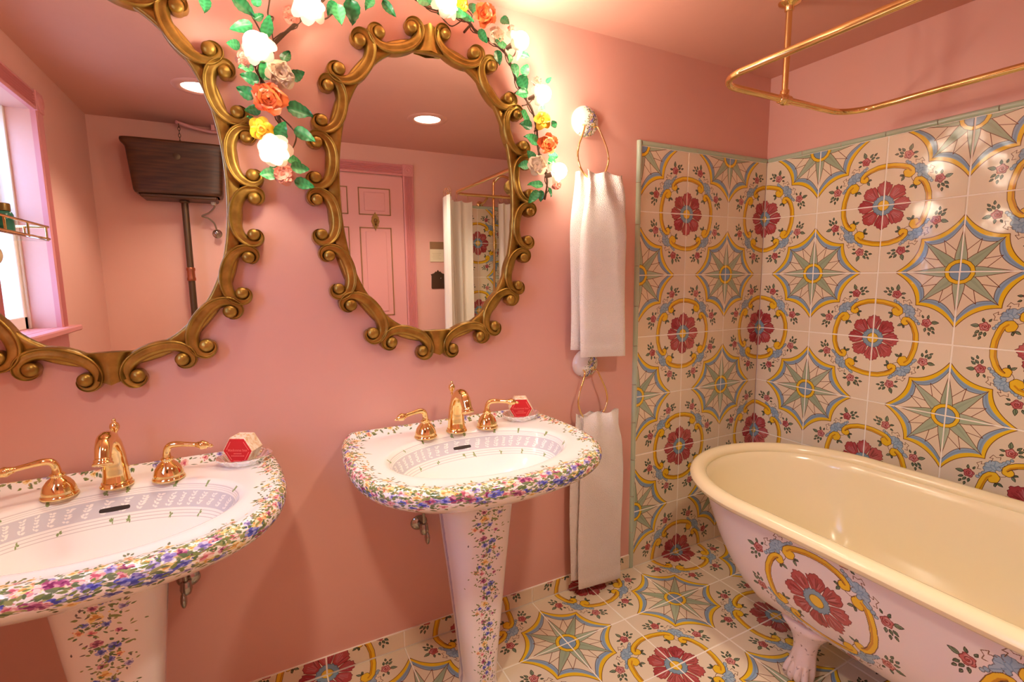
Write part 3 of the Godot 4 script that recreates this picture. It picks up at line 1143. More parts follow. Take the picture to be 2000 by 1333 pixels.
func make_soap(at: Vector3, turn: float, label: String, dish_label: String) -> void:
	# dish of pressed glass
	var d := thing("soap_dish", dish_label, "soap dish", at, "glass soap dishes")
	var rows := []
	for e in [[0.12, 0.004], [0.55, 0.0035], [0.72, 0.004], [0.92, 0.016], [1.0, 0.0175], [1.03, 0.0165], [0.98, 0.013], [0.76, 0.0005], [0.55, 0.0], [0.05, 0.0]]:
		var ring := PackedVector3Array()
		for j in 72:
			var a := TAU * j / 72
			var f: float = 1.0 + (0.028 * cos(a * 18.0) if e[0] > 0.6 else 0.0)
			ring.append(Vector3(cos(a) * 0.070 * e[0] * f, e[1] * 1.3, sin(a) * 0.052 * e[0] * f))
		rows.append(ring)
	var mb := MB.new()
	mb.grid(rows, true)
	part(d, "dish", mb, mats["pressed_glass"])
	# wrapped soap: a hexagonal block standing on one side
	var o := thing("wrapped_soap", label, "soap", at + Vector3(-0.002, 0.006, 0.0), "wrapped soaps in the dishes")
	o.rotation.y = turn
	var r := 0.043
	var hexa := PackedVector2Array()
	for i in 6:
		hexa.append(Vector2(cos(TAU * i / 6), sin(TAU * i / 6)) * r)
	mb = MB.new()
	mb.plate(hexa, -0.026, 0.026, 0.002)
	var lift := Vector3(0, r * 0.866, 0)
	part(o, "wrapper", mb, mats["soap_paper"], Transform3D(Basis(), lift))
	mb = MB.new()
	var small := PackedVector2Array()
	for q in hexa:
		small.append(q * 0.93)
	mb.plate(small, 0.0, 0.0006)
	var label_plate := part(o, "paper_label", mb, mat("label_red", c8(214, 20, 34), 0.35), Transform3D(Basis(), lift + Vector3(0, 0, 0.026)))
	label_plate.set_meta("label", "red hexagonal paper label with pale lettering")
	mb = MB.new()
	for i in 6:
		var a := hexa[i] * 0.78
		var b := hexa[(i + 1) % 6] * 0.78
		if i == 1:
			continue
		var n2 := (a - b).orthogonal().normalized() * 0.0008
		mb.plate(PackedVector2Array([a.lerp(b, 0.1) + n2, a.lerp(b, 0.9) + n2, a.lerp(b, 0.9) - n2, a.lerp(b, 0.1) - n2]), 0.0, 0.0004)
	part(label_plate, "border_line", mb, mat("label_pink", c8(246, 128, 118), 0.4), Transform3D(Basis(), Vector3(0, 0, 0.0006)))
	var font := SystemFont.new()
	font.font_names = PackedStringArray(["Droid Serif"])
	font.font_italic = true
	for e in [["Madonna Inn", 0.0082, 0.002]]:
		var tm := TextMesh.new()
		tm.text = e[0]
		tm.font = font
		tm.font_size = 64
		tm.pixel_size = e[1] / 64.0 * 1.05
		tm.depth = 0.0004
		tm.curve_step = 2.0
		part(label_plate, "lettering", tm, mat("label_pink"), Transform3D(Basis(), Vector3(0, e[2], 0.0009)))
	# two lines of print too fine to read
	mb = MB.new()
	for e in [[-0.009, 0.0115, 5], [-0.0155, 0.019, 8]]:
		for i in e[2]:
			var x: float = -e[1] + 2.0 * e[1] * i / e[2]
			mb.box(Vector3(x, e[0], 0), Vector3(x + 1.5 * e[1] / e[2], e[0] + 0.0022, 0.0004))
	part(label_plate, "fine_print", mb, mat("label_pink"), Transform3D(Basis(), Vector3(0, 0, 0.0006)))


# ---------------------------------------------------------------- towel on a porcelain ring
func make_towel_ring(at: Vector3, label: String) -> void:
	var o := thing("towel_ring", label, "towel ring", at, "porcelain and brass towel rings")
	var rows := []
	var uvs := []
	for e in [[1.0, 0.0], [1.0, 0.008], [0.96, 0.014], [0.86, 0.021], [0.7, 0.028], [0.45, 0.034], [0.2, 0.037], [0.01, 0.038]]:
		var ring := PackedVector3Array()
		var u := PackedVector2Array()
		for j in 37:
			var a := TAU * j / 36
			var q := Vector2(cos(a) * 0.060, sin(a) * (0.062 if sin(a) > 0 else 0.054)) * float(e[0])
			if j < 36:
				ring.append(Vector3(q.x, q.y, e[1]))
			u.append(Vector2(0.5 + q.x / 0.13, 0.5 - q.y / 0.13))
		rows.append(ring)
		uvs.append(u)
	var mb := MB.new()
	mb.grid(rows, true, uvs)
	part(o, "rosette", mb, mats["painted_rosette"])
	mb = MB.new()
	mb.tube(spline([Vector3(-0.026, -0.018, 0.026), Vector3(-0.03, -0.026, 0.046), Vector3(-0.045, -0.06, 0.055), Vector3(-0.066, -0.105, 0.06), Vector3(-0.072, -0.15, 0.062), Vector3(-0.055, -0.195, 0.063), Vector3(-0.02, -0.222, 0.064), Vector3(0.02, -0.222, 0.064), Vector3(0.055, -0.195, 0.063), Vector3(0.073, -0.15, 0.062), Vector3(0.066, -0.105, 0.06), Vector3(0.047, -0.06, 0.055), Vector3(0.032, -0.026, 0.046), Vector3(0.028, -0.018, 0.026)], 6), 0.0036, 10)
	part(o, "ring", mb, mats["polished_brass"])


func towel_slab(mb: MB, x0: float, x1: float, top: float, bottom: float, z0: float, z1: float, tight: float, seed_at: float) -> void:
	var rows := []
	var k := 26
	var levels := 34
	for i in levels + 1:
		var f := float(i) / levels
		var y := lerpf(top, bottom, f)
		var open := smoothstep(0.0, 0.35, f)
		var ring := PackedVector3Array()
		var cx := (x0 + x1) / 2.0
		var hem := 1.0
		if f > 0.9:
			hem = 0.72 if f > 0.975 or f < 0.93 else 0.9
		var fat := (1.0 if i > 0 else 0.15) * (0.55 if i == 1 else 1.0) * (0.6 if i == levels else 1.0)
		for side in 2:
			for j in k:
				var s := float(j) / (k - 1)
				if side == 1:
					s = 1.0 - s
				var x := cx + (lerpf(x0, x1, s) - cx) * lerpf(tight, 1.0, open) + 0.004 * sin(y * 9.0 + seed_at)
				var fold := lerpf(0.009, 0.0016, open) * sin(s * lerpf(15.0, 7.0, open) + seed_at + y * 1.5) + 0.0006 * sin(s * 21.0 + y * 11.0 + seed_at)
				var edge := sqrt(maxf(1.0 - pow(absf(s * 2.0 - 1.0), 6.0), 0.0))
				var mid := (z0 + z1) / 2.0
				var h := (z1 - z0) / 2.0 * edge * fat * hem
				var yy := y + (0.006 * sin(s * 11.0 + seed_at) + (-0.004 * s)) * (1.0 if i == 0 else 0.0) + (0.012 * (0.5 - s) * f)
				ring.append(Vector3(x, yy, mid + fold * 0.8 + (h if side == 0 else -h)))
		rows.append(ring)
	var capped := PackedVector3Array()
	for q in rows[0]:
		capped.append(Vector3(q.x, q.y, (z0 + z1) / 2.0 + (q.z - (z0 + z1) / 2.0) * 0.1))
	rows.push_front(capped)
	capped = PackedVector3Array()
	for q in rows[-1]:
		capped.append(Vector3(q.x, q.y, (z0 + z1) / 2.0))
	rows.append(capped)
	mb.grid(rows, true)


func make_towel(at: Vector3, length: float, label: String, sd: float) -> void:
	var o := thing("towel", label, "towel", at, "white towels on the rings")
	var mb := MB.new()
	towel_slab(mb, -0.118, 0.060, 0.0, -length + 0.028, 0.036, 0.060, 0.8, sd)
	part(o, "back_fold", mb, mats["terry"])
	mb = MB.new()
	towel_slab(mb, -0.094, 0.132, 0.004, -length, 0.062, 0.092, 0.78, sd + 1.7)
	part(o, "front_fold", mb, mats["terry"])


# ---------------------------------------------------------------- bath
func tub_ring(hw: float, inset: float, inset_end: float, y: float) -> PackedVector3Array:
	var half := PackedVector3Array()
	for i in 16:
		var a := PI / 2 * i / 16
		half.append(Vector3(-(hw - inset) * sin(a), y, 0.655 - (0.40 - inset_end) * cos(a)))
	for i in 14:
		half.append(Vector3(-(hw - inset) - 0.014 * smoothstep(0.0, 1.0, i / 13.0), y, lerpf(0.655, 1.60, i / 14.0)))
	for i in 16:
		var a := PI / 2 * i / 15
		half.append(Vector3(-(hw - inset + 0.014) * pow(cos(a), 0.75) if i < 15 else 0.0, y, 1.60 + (0.27 - inset_end * 0.5) * pow(sin(a), 0.9)))
	var out := half.duplicate()
	for i in range(half.size() - 2, 0, -1):
		out.append(Vector3(-half[i].x, half[i].y, half[i].z))
	return out


func make_tub(at: Vector3) -> void:
	var o := thing("clawfoot_bathtub", "cream clawfoot bathtub with flowers painted on its pinkish white side", "bathtub", at)
	var top := tub_ring(0.372, 0.0, 0.016, 0.59)
	var k := top.size()
	var run := PackedFloat32Array([0.0])
	for i in k:
		run.append(run[-1] + top[i].distance_to(top[(i + 1) % k]))
	var rows := []
	var uvs := []
	var down := 0.0
	var before := 0.0
	var prof := [[0.0, 0.010, 0.596], [0.006, 0.018, 0.576], [0.016, 0.036, 0.53], [0.028, 0.064, 0.47], [0.044, 0.100, 0.40], [0.066, 0.142, 0.335], [0.096, 0.192, 0.275], [0.134, 0.246, 0.226], [0.180, 0.302, 0.190], [0.235, 0.36, 0.172], [0.300, 0.40, 0.166], [0.36, 0.40, 0.165]]
	for i in prof.size():
		var e: Array = prof[i]
		rows.append(tub_ring(0.372, e[0], minf(e[1], 0.39), e[2]))
		if i > 0:
			down += Vector2(e[0] - prof[i - 1][0], e[2] - prof[i - 1][2]).length()
		var u := PackedVector2Array()
		for j in k + 1:
			var s := run[j]
			if s > run[-1] / 2.0:
				s = run[-1] - s
			u.append(Vector2(s / TUB_SPAN, clampf(down / TUB_RISE, 0.0, 0.999)))
		uvs.append(u)
	var mb := MB.new()
	mb.grid(rows, true, uvs)
	part(o, "shell", mb, mats["painted_enamel"]).set_meta("label", "pinkish white outer side painted with red flowers")
	mb = MB.new()
	rows = []
	for e in [[-0.008, 0.010, 0.602], [0.022, 0.03, 0.592], [0.034, 0.045, 0.56], [0.044, 0.07, 0.50], [0.058, 0.11, 0.43], [0.080, 0.16, 0.36], [0.112, 0.215, 0.295], [0.16, 0.28, 0.245], [0.225, 0.345, 0.218], [0.31, 0.385, 0.21], [0.368, 0.39, 0.208]]:
		rows.append(tub_ring(0.372, e[0], e[1], e[2]))
	mb.grid(rows, true)
	part(o, "lining", mb, mats["cream_enamel"]).set_meta("label", "cream enamelled inside")
	mb = MB.new()
	rows = []
	for i in 15:
		var a := TAU * i / 14
		var off := 0.030 * cos(a)
		rows.append(tub_ring(0.384 + off, 0.0, -off, 0.600 + 0.024 * sin(a)))
	mb.grid(rows, true)
	part(o, "rolled_rim", mb, mats["cream_enamel"])
	mb = MB.new()
	mb.lathe([[0.001, 0.0], [0.03, 0.0], [0.034, -0.004]], 20, Transform3D(Basis(), Vector3(0, 0.212, 1.58)))
	part(o, "drain", mb, mats["polished_brass"])
	# claw feet
	var leg := MB.new()
	rows = []
	for e in [[-0.055, 0.235, 0.03, 0.092], [-0.02, 0.222, 0.045, 0.098], [0.0, 0.205, 0.05, 0.090], [0.006, 0.192, 0.054, 0.082], [0.004, 0.180, 0.05, 0.070], [0.002, 0.164, 0.044, 0.058], [0.004, 0.145, 0.037, 0.044], [0.006, 0.12, 0.033, 0.037], [0.010, 0.095, 0.033, 0.036], [0.016, 0.07, 0.036, 0.040], [0.022, 0.045, 0.038, 0.043], [0.026, 0.022, 0.036, 0.041], [0.026, 0.006, 0.028, 0.032], [0.026, 0.0005, 0.010, 0.012]]:
		var ring := PackedVector3Array()
		for j in 26:
			var a := TAU * j / 26
			var toe: float = 1.0 + 0.10 * cos(a * 8.0) * smoothstep(0.12, 0.05, e[1])
			ring.append(Vector3(e[0] + cos(a) * e[2] * toe, e[1], sin(a) * e[3] * toe))
		rows.append(ring)
	leg.grid(rows, true)
	var claws := MB.new()
	for zz in [-0.028, -0.010, 0.010, 0.028]:
		claws.tube(spline([Vector3(0.03, 0.075, zz * 0.8), Vector3(0.054 - absf(zz) * 0.3, 0.052, zz), Vector3(0.064 - absf(zz) * 0.4, 0.03, zz * 1.15), Vector3(0.062 - absf(zz) * 0.4, 0.012, zz * 1.2), Vector3(0.054 - absf(zz) * 0.4, 0.004, zz * 1.2)], 4), interp([0.008, 0.0105, 0.0115, 0.0085, 0.003], 4), 10)
	var leg_mesh := leg.mesh()
	var claw_mesh := claws.mesh()
	for s in [-1.0, 1.0]:
		for z in [0.765, 1.53]:
			var f := part(o, "claw_foot", leg_mesh, mats["chipped_paint"], Transform3D(Basis(Vector3.UP, 0.0 if s > 0 else PI), Vector3(0.172 * s, 0, z)))
			part(f, "claws", claw_mesh, mats["chipped_paint"])


# ---------------------------------------------------------------- flowering vine with bulbs
const LEAVES := [[-2.36, 2.083, -2.361, 2.043, 0.027], [-2.293, 2.087, -2.244, 2.049, 0.036], [-2.235, 2.079, -2.243, 2.113, 0.023], [-2.247, 2.046, -2.221, 2.069, 0.018], [-2.218, 2.012, -2.207, 2.068, 0.029], [-2.252, 2.031, -2.307, 2.01, 0.027], [-2.285, 1.98, -2.317, 1.979, 0.023], [-2.256, 1.922, -2.293, 1.915, 0.029], [-2.245, 1.889, -2.291, 1.897, 0.028], [-2.257, 1.846, -2.302, 1.865, 0.031], [-2.246, 1.82, -2.286, 1.811, 0.025], [-2.266, 1.791, -2.281, 1.791, 0.012], [-2.232, 1.899, -2.219, 1.965, 0.031], [-2.181, 1.95, -2.161, 1.99, 0.025], [-2.165, 1.914, -2.125, 1.936, 0.029], [-2.179, 1.828, -2.11, 1.817, 0.048], [-2.209, 1.743, -2.186, 1.788, 0.03], [-2.16, 1.775, -2.109, 1.744, 0.03], [-2.189, 1.765, -2.195, 1.733, 0.018], [-2.217, 1.683, -2.231, 1.662, 0.02], [-2.188, 1.694, -2.148, 1.685, 0.025], [-2.18, 1.666, -2.127, 1.667, 0.03], [-2.219, 1.647, -2.26, 1.641, 0.032], [-2.17, 1.631, -2.116, 1.618, 0.029], [-2.03, 2.143, -2.054, 2.101, 0.027], [-2.026, 2.133, -2.019, 2.078, 0.033], [-1.984, 2.162, -1.983, 2.094, 0.042], [-1.923, 2.171, -1.948, 2.137, 0.025], [-1.892, 2.176, -1.857, 2.135, 0.023], [-1.789, 2.206, -1.742, 2.189, 0.037], [-1.672, 2.192, -1.721, 2.177, 0.029], [-1.678, 2.191, -1.628, 2.182, 0.027], [-1.645, 2.193, -1.597, 2.177, 0.022], [-1.599, 2.235, -1.597, 2.199, 0.029], [-1.494, 2.211, -1.476, 2.189, 0.026], [-1.577, 2.163, -1.54, 2.131, 0.025], [-1.525, 2.129, -1.477, 2.11, 0.031], [-1.519, 2.102, -1.508, 2.057, 0.028], [-1.464, 2.099, -1.477, 2.067, 0.02], [-1.414, 2.116, -1.394, 2.103, 0.021], [-1.446, 2.076, -1.443, 2.027, 0.026], [-1.415, 2.042, -1.392, 2.086, 0.029], [-1.424, 2.043, -1.396, 1.999, 0.04], [-1.389, 1.993, -1.438, 1.983, 0.03], [-1.419, 1.927, -1.373, 1.895, 0.033], [-1.38, 1.88, -1.43, 1.88, 0.03], [-1.351, 1.829, -1.411, 1.841, 0.037], [-1.368, 1.766, -1.401, 1.793, 0.025], [-1.384, 1.747, -1.425, 1.743, 0.03], [-1.299, 1.89, -1.265, 1.909, 0.025], [-1.31, 1.788, -1.258, 1.79, 0.028], [-1.282, 1.777, -1.31, 1.757, 0.026], [-1.338, 1.675, -1.396, 1.679, 0.028], [-1.351, 1.657, -1.387, 1.614, 0.028], [-1.341, 1.661, -1.339, 1.62, 0.022], [-1.31, 1.671, -1.303, 1.639, 0.02], [-1.34, 1.94, -1.32, 1.965, 0.019], [-1.32, 2.036, -1.306, 2.05, 0.015], [-1.46, 2.18, -1.47, 2.16, 0.015]]
const FLOWERS := [[-2.152, 2.08, 0.0221, "salmon"], [-2.277, 1.939, 0.0201, "pale"], [-2.19, 1.915, 0.0351, "taupe"], [-2.22, 1.845, 0.0451, "orange"], [-2.247, 1.764, 0.0311, "yellow"], [-2.196, 1.644, 0.0261, "salmon"], [-1.559, 2.201, 0.039, "orange"], [-1.513, 2.151, 0.026, "taupe"], [-1.643, 2.218, 0.025, "yellow"], [-1.458, 2.182, 0.013, "salmon"], [-1.358, 2.032, 0.016, "salmon"], [-1.339, 1.901, 0.03, "yellow"], [-1.319, 1.826, 0.038, "orange"], [-1.362, 1.746, 0.033, "taupe"], [-1.277, 1.684, 0.016, "salmon"]]
# x, y and the way each bulb points
const BULBS := [[-2.25, 1.969, -0.25, 0.1], [-2.225, 1.7, -0.2, -0.1], [-2.107, 2.101, 0.0, 0.2], [-1.706, 2.198, 0.1, 0.3], [-1.45, 2.129, 0.75, 0.35], [-1.363, 1.974, 0.8, 0.25], [-1.297, 1.722, 0.8, 0.35]]
const STEMS := [[[-2.102, 2.107], [-2.135, 2.069], [-2.199, 2.006], [-2.212, 1.973], [-2.236, 1.942], [-2.243, 1.918], [-2.229, 1.889], [-2.207, 1.822], [-2.192, 1.769], [-2.188, 1.729], [-2.194, 1.668]], [[-2.202, 2.2], [-2.202, 2.126], [-2.209, 2.083], [-2.197, 2.071], [-2.204, 2.047], [-2.2, 2.01]], [[-2.258, 1.942], [-2.248, 1.928], [-2.239, 1.903]], [[-2.204, 1.815], [-2.171, 1.791], [-2.157, 1.761], [-2.167, 1.727], [-2.184, 1.709]], [[-2.091, 2.103], [-2.059, 2.1], [-2.034, 2.117]], [[-2.215, 2.0], [-2.247, 2.057], [-2.266, 2.078], [-2.298, 2.109], [-2.36, 2.10]], [[-2.113, 2.105], [-2.077, 2.139], [-2.022, 2.175], [-1.951, 2.205], [-1.874, 2.221], [-1.804, 2.219], [-1.737, 2.206], [-1.667, 2.193], [-1.611, 2.18], [-1.576, 2.167], [-1.524, 2.142], [-1.475, 2.105], [-1.438, 2.059], [-1.407, 2.0], [-1.375, 1.94], [-1.348, 1.877], [-1.335, 1.811], [-1.321, 1.739], [-1.308, 1.694], [-1.308, 1.633]], [[-1.706, 2.18], [-1.69, 2.166], [-1.659, 2.166], [-1.628, 2.186]], [[-1.414, 1.945], [-1.381, 1.961], [-1.354, 1.986]], [[-1.45, 2.104], [-1.431, 2.118], [-1.425, 2.141]], [[-1.355, 1.871], [-1.321, 1.886], [-1.311, 1.904]], [[-1.328, 1.733], [-1.287, 1.725], [-1.258, 1.733]], [[-1.615, 2.228], [-1.599, 2.202], [-1.602, 2.187]]]

func leaf_mesh() -> ArrayMesh:
	var rows := []
	var tints := []
	var k := 10
	for i in k + 1:
		var f := float(i) / k
		var w := 0.5 * pow(sin(PI * pow(f, 0.72)), 0.8) if i > 0 and i < k else 0.012
		if i > 0 and i < k:
			w += 0.022 if i % 2 == 1 else -0.012
		var row := PackedVector3Array()
		var tone := PackedColorArray()
		for j in 7:
			var s := (j - 3) / 3.0
			var z := 0.13 * absf(s) - 0.16 * f * f + 0.03 * sin(f * 9.0) * absf(s) + (0.02 if i % 2 == 1 and absf(s) > 0.2 and absf(s) < 0.9 else 0.0)
			row.append(Vector3(s * w, f - 0.05 * absf(s) * w, z))
			var vein := 1.0 if j == 3 else (0.55 if i % 2 == 1 and absf(s) < 0.9 else 0.0)
			tone.append(Color(0.5, 0.56, 0.5).lerp(Color(1.25, 1.15, 1.1), vein))
		rows.append(row)
		tints.append(tone)
	var mb := MB.new()
	mb.grid(rows, false, [], tints)
	return mb.mesh()


func petal_mesh(curl: float, frill: float) -> ArrayMesh:
	var rows := []
	for i in 7:
		var f := i / 6.0
		var w := 0.16 + 0.44 * pow(sin(PI * (0.08 + 0.62 * f)), 1.1)
		if i == 6:
			w *= 0.72
		var row := PackedVector3Array()
		for j in 7:
			var s := (j - 3) / 3.0
			var z := 0.34 * w * s * s * 1.6 + 0.16 * f - curl * pow(maxf(f - 0.55, 0.0), 2.0) * 2.4 + frill * sin(s * 7.0 + 1.0) * f * f
			row.append(Vector3(s * w, f - 0.10 * s * s * f + frill * 0.5 * cos(s * 9.0) * f, z))
		rows.append(row)
	var mb := MB.new()
	mb.grid(rows)
	return mb.mesh()


# petals round an axis; rings of [count, lean from the axis, length]
func bloom(parent: Node3D, petal: ArrayMesh, m: Material, m2: Material, axis: Vector3, size: float, rings: Array) -> void:
	var z := axis.normalized()
	var x := z.cross(Vector3.UP).normalized()
	var y := z.cross(x)
	var twist := rng.randf() * TAU
	for e in rings:
		twist += 0.7
		for i in e[0]:
			var a: float = twist + TAU * i / e[0] + rng.randf_range(-0.12, 0.12)
			var out := x * cos(a) + y * sin(a)
			var lean: float = e[1] + rng.randf_range(-0.08, 0.08)
			var d := out * sin(lean) + z * cos(lean)
			var inward := z * sin(lean) - out * cos(lean)
			var l: float = e[2] * size * rng.randf_range(0.92, 1.08)
			part(parent, "petal", petal, m if rng.randf() < 0.65 else m2, Transform3D(Basis(d.cross(inward) * l, d * l, inward * l), out * size * 0.04))


func make_vine(lamp_energy: float, glow: float) -> void:
	var origin := Vector3(-1.78, 2.2, 0.0)
	var o := thing("floral_vine_wall_light", "enamelled metal vine with roses, green leaves and glowing globe bulbs round the mirrors", "wall light", origin)
	var bark := mat("vine_bark", c8(92, 66, 44), 0.55, 0.2)
	for s in STEMS.size():
		var pts := []
		var k: int = STEMS[s].size()
		for i in k:
			var f := float(i) / (k - 1)
			pts.append(Vector3(STEMS[s][i][0], STEMS[s][i][1], 0.055 + 0.012 * sin(i * 1.9 + s)) - origin)
		var fine := spline(pts, 6)
		var r := []
		var thick := 0.0052 if s == 0 or s == 6 else 0.0024
		for i in fine.size():
			r.append(thick * (1.0 - 0.25 * i / fine.size()) * (1.0 + 0.12 * sin(i * 1.3)))
		var mb := MB.new()
		mb.tube(fine, r, 8)
		if s == 6 or s == 0:      # a thinner tendril wound round it
			var wound := PackedVector3Array()
			for i in fine.size():
				wound.append(fine[i] + Vector3(cos(i * 0.8), sin(i * 0.8) * 0.6, sin(i * 0.8)) * 0.0085)
			mb.tube(wound, 0.0018, 6)
		part(o, "stem", mb, bark)
	# stand-offs that hold it to the wall
	for q in [[-2.2, 2.01], [-2.19, 1.73], [-1.95, 2.205], [-1.6, 2.177], [-1.41, 2.005], [-1.33, 1.79]]:
		var mb := MB.new()
		mb.tube(PackedVector3Array([Vector3(q[0], q[1], 0.0) - origin, Vector3(q[0], q[1], 0.055) - origin]), 0.004, 8)
		part(o, "wall_bracket", mb, bark)
	var lm := leaf_mesh()
	var greens := []
	for e in [[70, 178, 110], [88, 198, 126], [50, 142, 86]]:
		var m := mat("leaf_enamel_%d" % e[0], c8(e[0], e[1], e[2]), 0.26)
		m.vertex_color_use_as_albedo = true
		m.clearcoat_enabled = true
		m.clearcoat = 0.5
		m.clearcoat_roughness = 0.2
		greens.append(m)
	for e in LEAVES:
		var b := Vector3(e[0], e[1], rng.randf_range(0.06, 0.085))
		var t := Vector3(e[2], e[3], b.z + rng.randf_range(-0.012, 0.022))
		var y := t - b
		var x := Vector3(y.y, -y.x, 0).normalized()
		var z := x.cross(y.normalized())
		x = x.rotated(y.normalized(), rng.randf_range(-0.45, 0.45))
		z = x.cross(y.normalized())
		part(o, "leaf", lm, greens[rng.randi() % 3], Transform3D(Basis(x * e[4] * 1.15, y, z * y.length()), b - origin))
	var tones := {"salmon": [c8(222, 150, 126), c8(204, 116, 96)], "pale": [c8(240, 186, 164), c8(222, 146, 124)], "taupe": [c8(208, 184, 152), c8(224, 204, 176)], "orange": [c8(222, 96, 44), c8(232, 120, 60)], "yellow": [c8(248, 212, 60), c8(246, 194, 44)]}
	var plain_petal := petal_mesh(1.1, 0.025)
	var frill_petal := petal_mesh(0.8, 0.08)
	var facing := Vector3(-0.1, -0.15, 1.0)
	for e in FLOWERS:
		var kind: String = e[3]
		var m := mat("petal_%s" % kind, tones[kind][0], 0.4)
		var m2 := mat("petal_%s_light" % kind, tones[kind][1], 0.4)
		var fl := Node3D.new()
		fl.name = "primrose" if kind == "yellow" else "rose"
		fl.position = Vector3(e[0], e[1], 0.078) - origin
		o.add_child(fl, true)
		var axis := facing + Vector3(rng.randf_range(-0.3, 0.3), rng.randf_range(-0.25, 0.2), 0)
		if kind == "yellow":
			bloom(fl, plain_petal, m, m2, axis, e[2], [[5, 1.25, 1.0], [4, 0.75, 0.55]])
			var mb := MB.new()
			mb.ball(axis.normalized() * e[2] * 0.25, Vector3.ONE * e[2] * 0.18, 12, 8)
			part(fl, "flower_eye", mb, mat("flower_eye", c8(222, 150, 40), 0.5))
		elif kind == "orange":
			bloom(fl, frill_petal, m, m2, axis, e[2], [[5, 1.12, 1.02], [5, 0.78, 0.85], [4, 0.42, 0.62], [3, 0.16, 0.48]])
		else:
			bloom(fl, plain_petal, m, m2, axis, e[2], [[5, 1.45, 1.08], [5, 1.12, 0.92], [4, 0.74, 0.74], [3, 0.4, 0.56], [2, 0.12, 0.44]])
	# globe bulbs held in white porcelain roses
	var white := mat("porcelain_petal", c8(250, 242, 232), 0.35)
	white.backlight_enabled = true
	white.backlight = Color(0.7, 0.62, 0.52)
	var bulb_mat := mat("lit_bulb", Color(1, 1, 1), 0.4)
	bulb_mat.emission_enabled = true
	bulb_mat.emission = Color(1.0, 0.93, 0.83)
	bulb_mat.emission_energy_multiplier = glow
	for e in BULBS:
		var axis := Vector3(e[2], e[3], 0.62).normalized()
		var at := Vector3(e[0], e[1], 0.125)
		var base := at - axis * 0.032
		var holder := Node3D.new()
		holder.name = "porcelain_rose"
		holder.position = base - origin
		o.add_child(holder, true)
		bloom(holder, plain_petal, white, white, axis, 0.045, [[6, 1.2, 0.95], [6, 0.78, 0.9]])
		var mb := MB.new()
		mb.lathe([[0.004, -0.022], [0.007, -0.014], [0.009, 0.0], [0.008, 0.006]], 14, Transform3D(Basis(Quaternion(Vector3.UP, axis)), Vector3.ZERO))
		part(holder, "bulb_socket", mb, bark)
		mb = MB.new()
		mb.ball(Vector3.ZERO, Vector3.ONE * 0.029, 20, 14)
		part(o, "light_bulb", mb, bulb_mat, Transform3D(Basis(), at - origin))
		var l := OmniLight3D.new()
		l.name = "bulb_lamp"
		l.light_color = Color(1.0, 0.945, 0.852)
		l.light_energy = lamp_energy
		l.light_size = 0.029
		l.omni_range = 8.0
		l.omni_attenuation = 2.0
		l.shadow_enabled = true
		l.position = at - origin
		o.add_child(l, true)


# ---------------------------------------------------------------- ceiling downlight
func make_downlight(at: Vector3, label: String, energy: float, glow: float) -> void:
	var o := thing("ceiling_downlight", label, "ceiling light", at, "recessed ceiling downlights")
	var mb := MB.new()
	mb.lathe([[0.076, -0.001], [0.080, -0.006], [0.095, -0.009], [0.112, -0.007], [0.118, 0.0]], 40)
	part(o, "trim_ring", mb, mat("trim_pink", c8(212, 154, 136), 0.5))
	mb = MB.new()
	mb.lathe([[0.001, -0.0045], [0.05, -0.004], [0.077, -0.0015]], 32)
	var lens := mat("lit_lens", Color(1, 1, 1), 0.4)
	lens.emission_enabled = true
	lens.emission = Color(1.0, 0.93, 0.83)
	lens.emission_energy_multiplier = glow
	part(o, "light_lens", mb, lens)
	var l := SpotLight3D.new()
	l.name = "downlight_lamp"
	l.light_color = Color(1.0, 0.945, 0.852)
	l.light_energy = energy
	l.light_size = 0.07
	l.spot_range = 8.0
	l.spot_attenuation = 2.0
	l.spot_angle = 60.0
	l.spot_angle_attenuation = 0.6
	l.shadow_enabled = true
	l.position = Vector3(0, -0.02, 0)
	l.rotation.x = -PI / 2
	o.add_child(l, true)


# ---------------------------------------------------------------- shower rail, riser, curtains
func rounded_loop(x0: float, x1: float, z0: float, z1: float, y: float, r: float) -> PackedVector3Array:
	var out := PackedVector3Array()
	for e in [[x1 - r, z0 + r, -90.0], [x1 - r, z1 - r, 0.0], [x0 + r, z1 - r, 90.0], [x0 + r, z0 + r, 180.0]]:
		for i in 9:
			var a := deg_to_rad(e[2] + i * 90.0 / 8)
			out.append(Vector3(e[0] + cos(a) * r, y, e[1] + sin(a) * r))
	return out


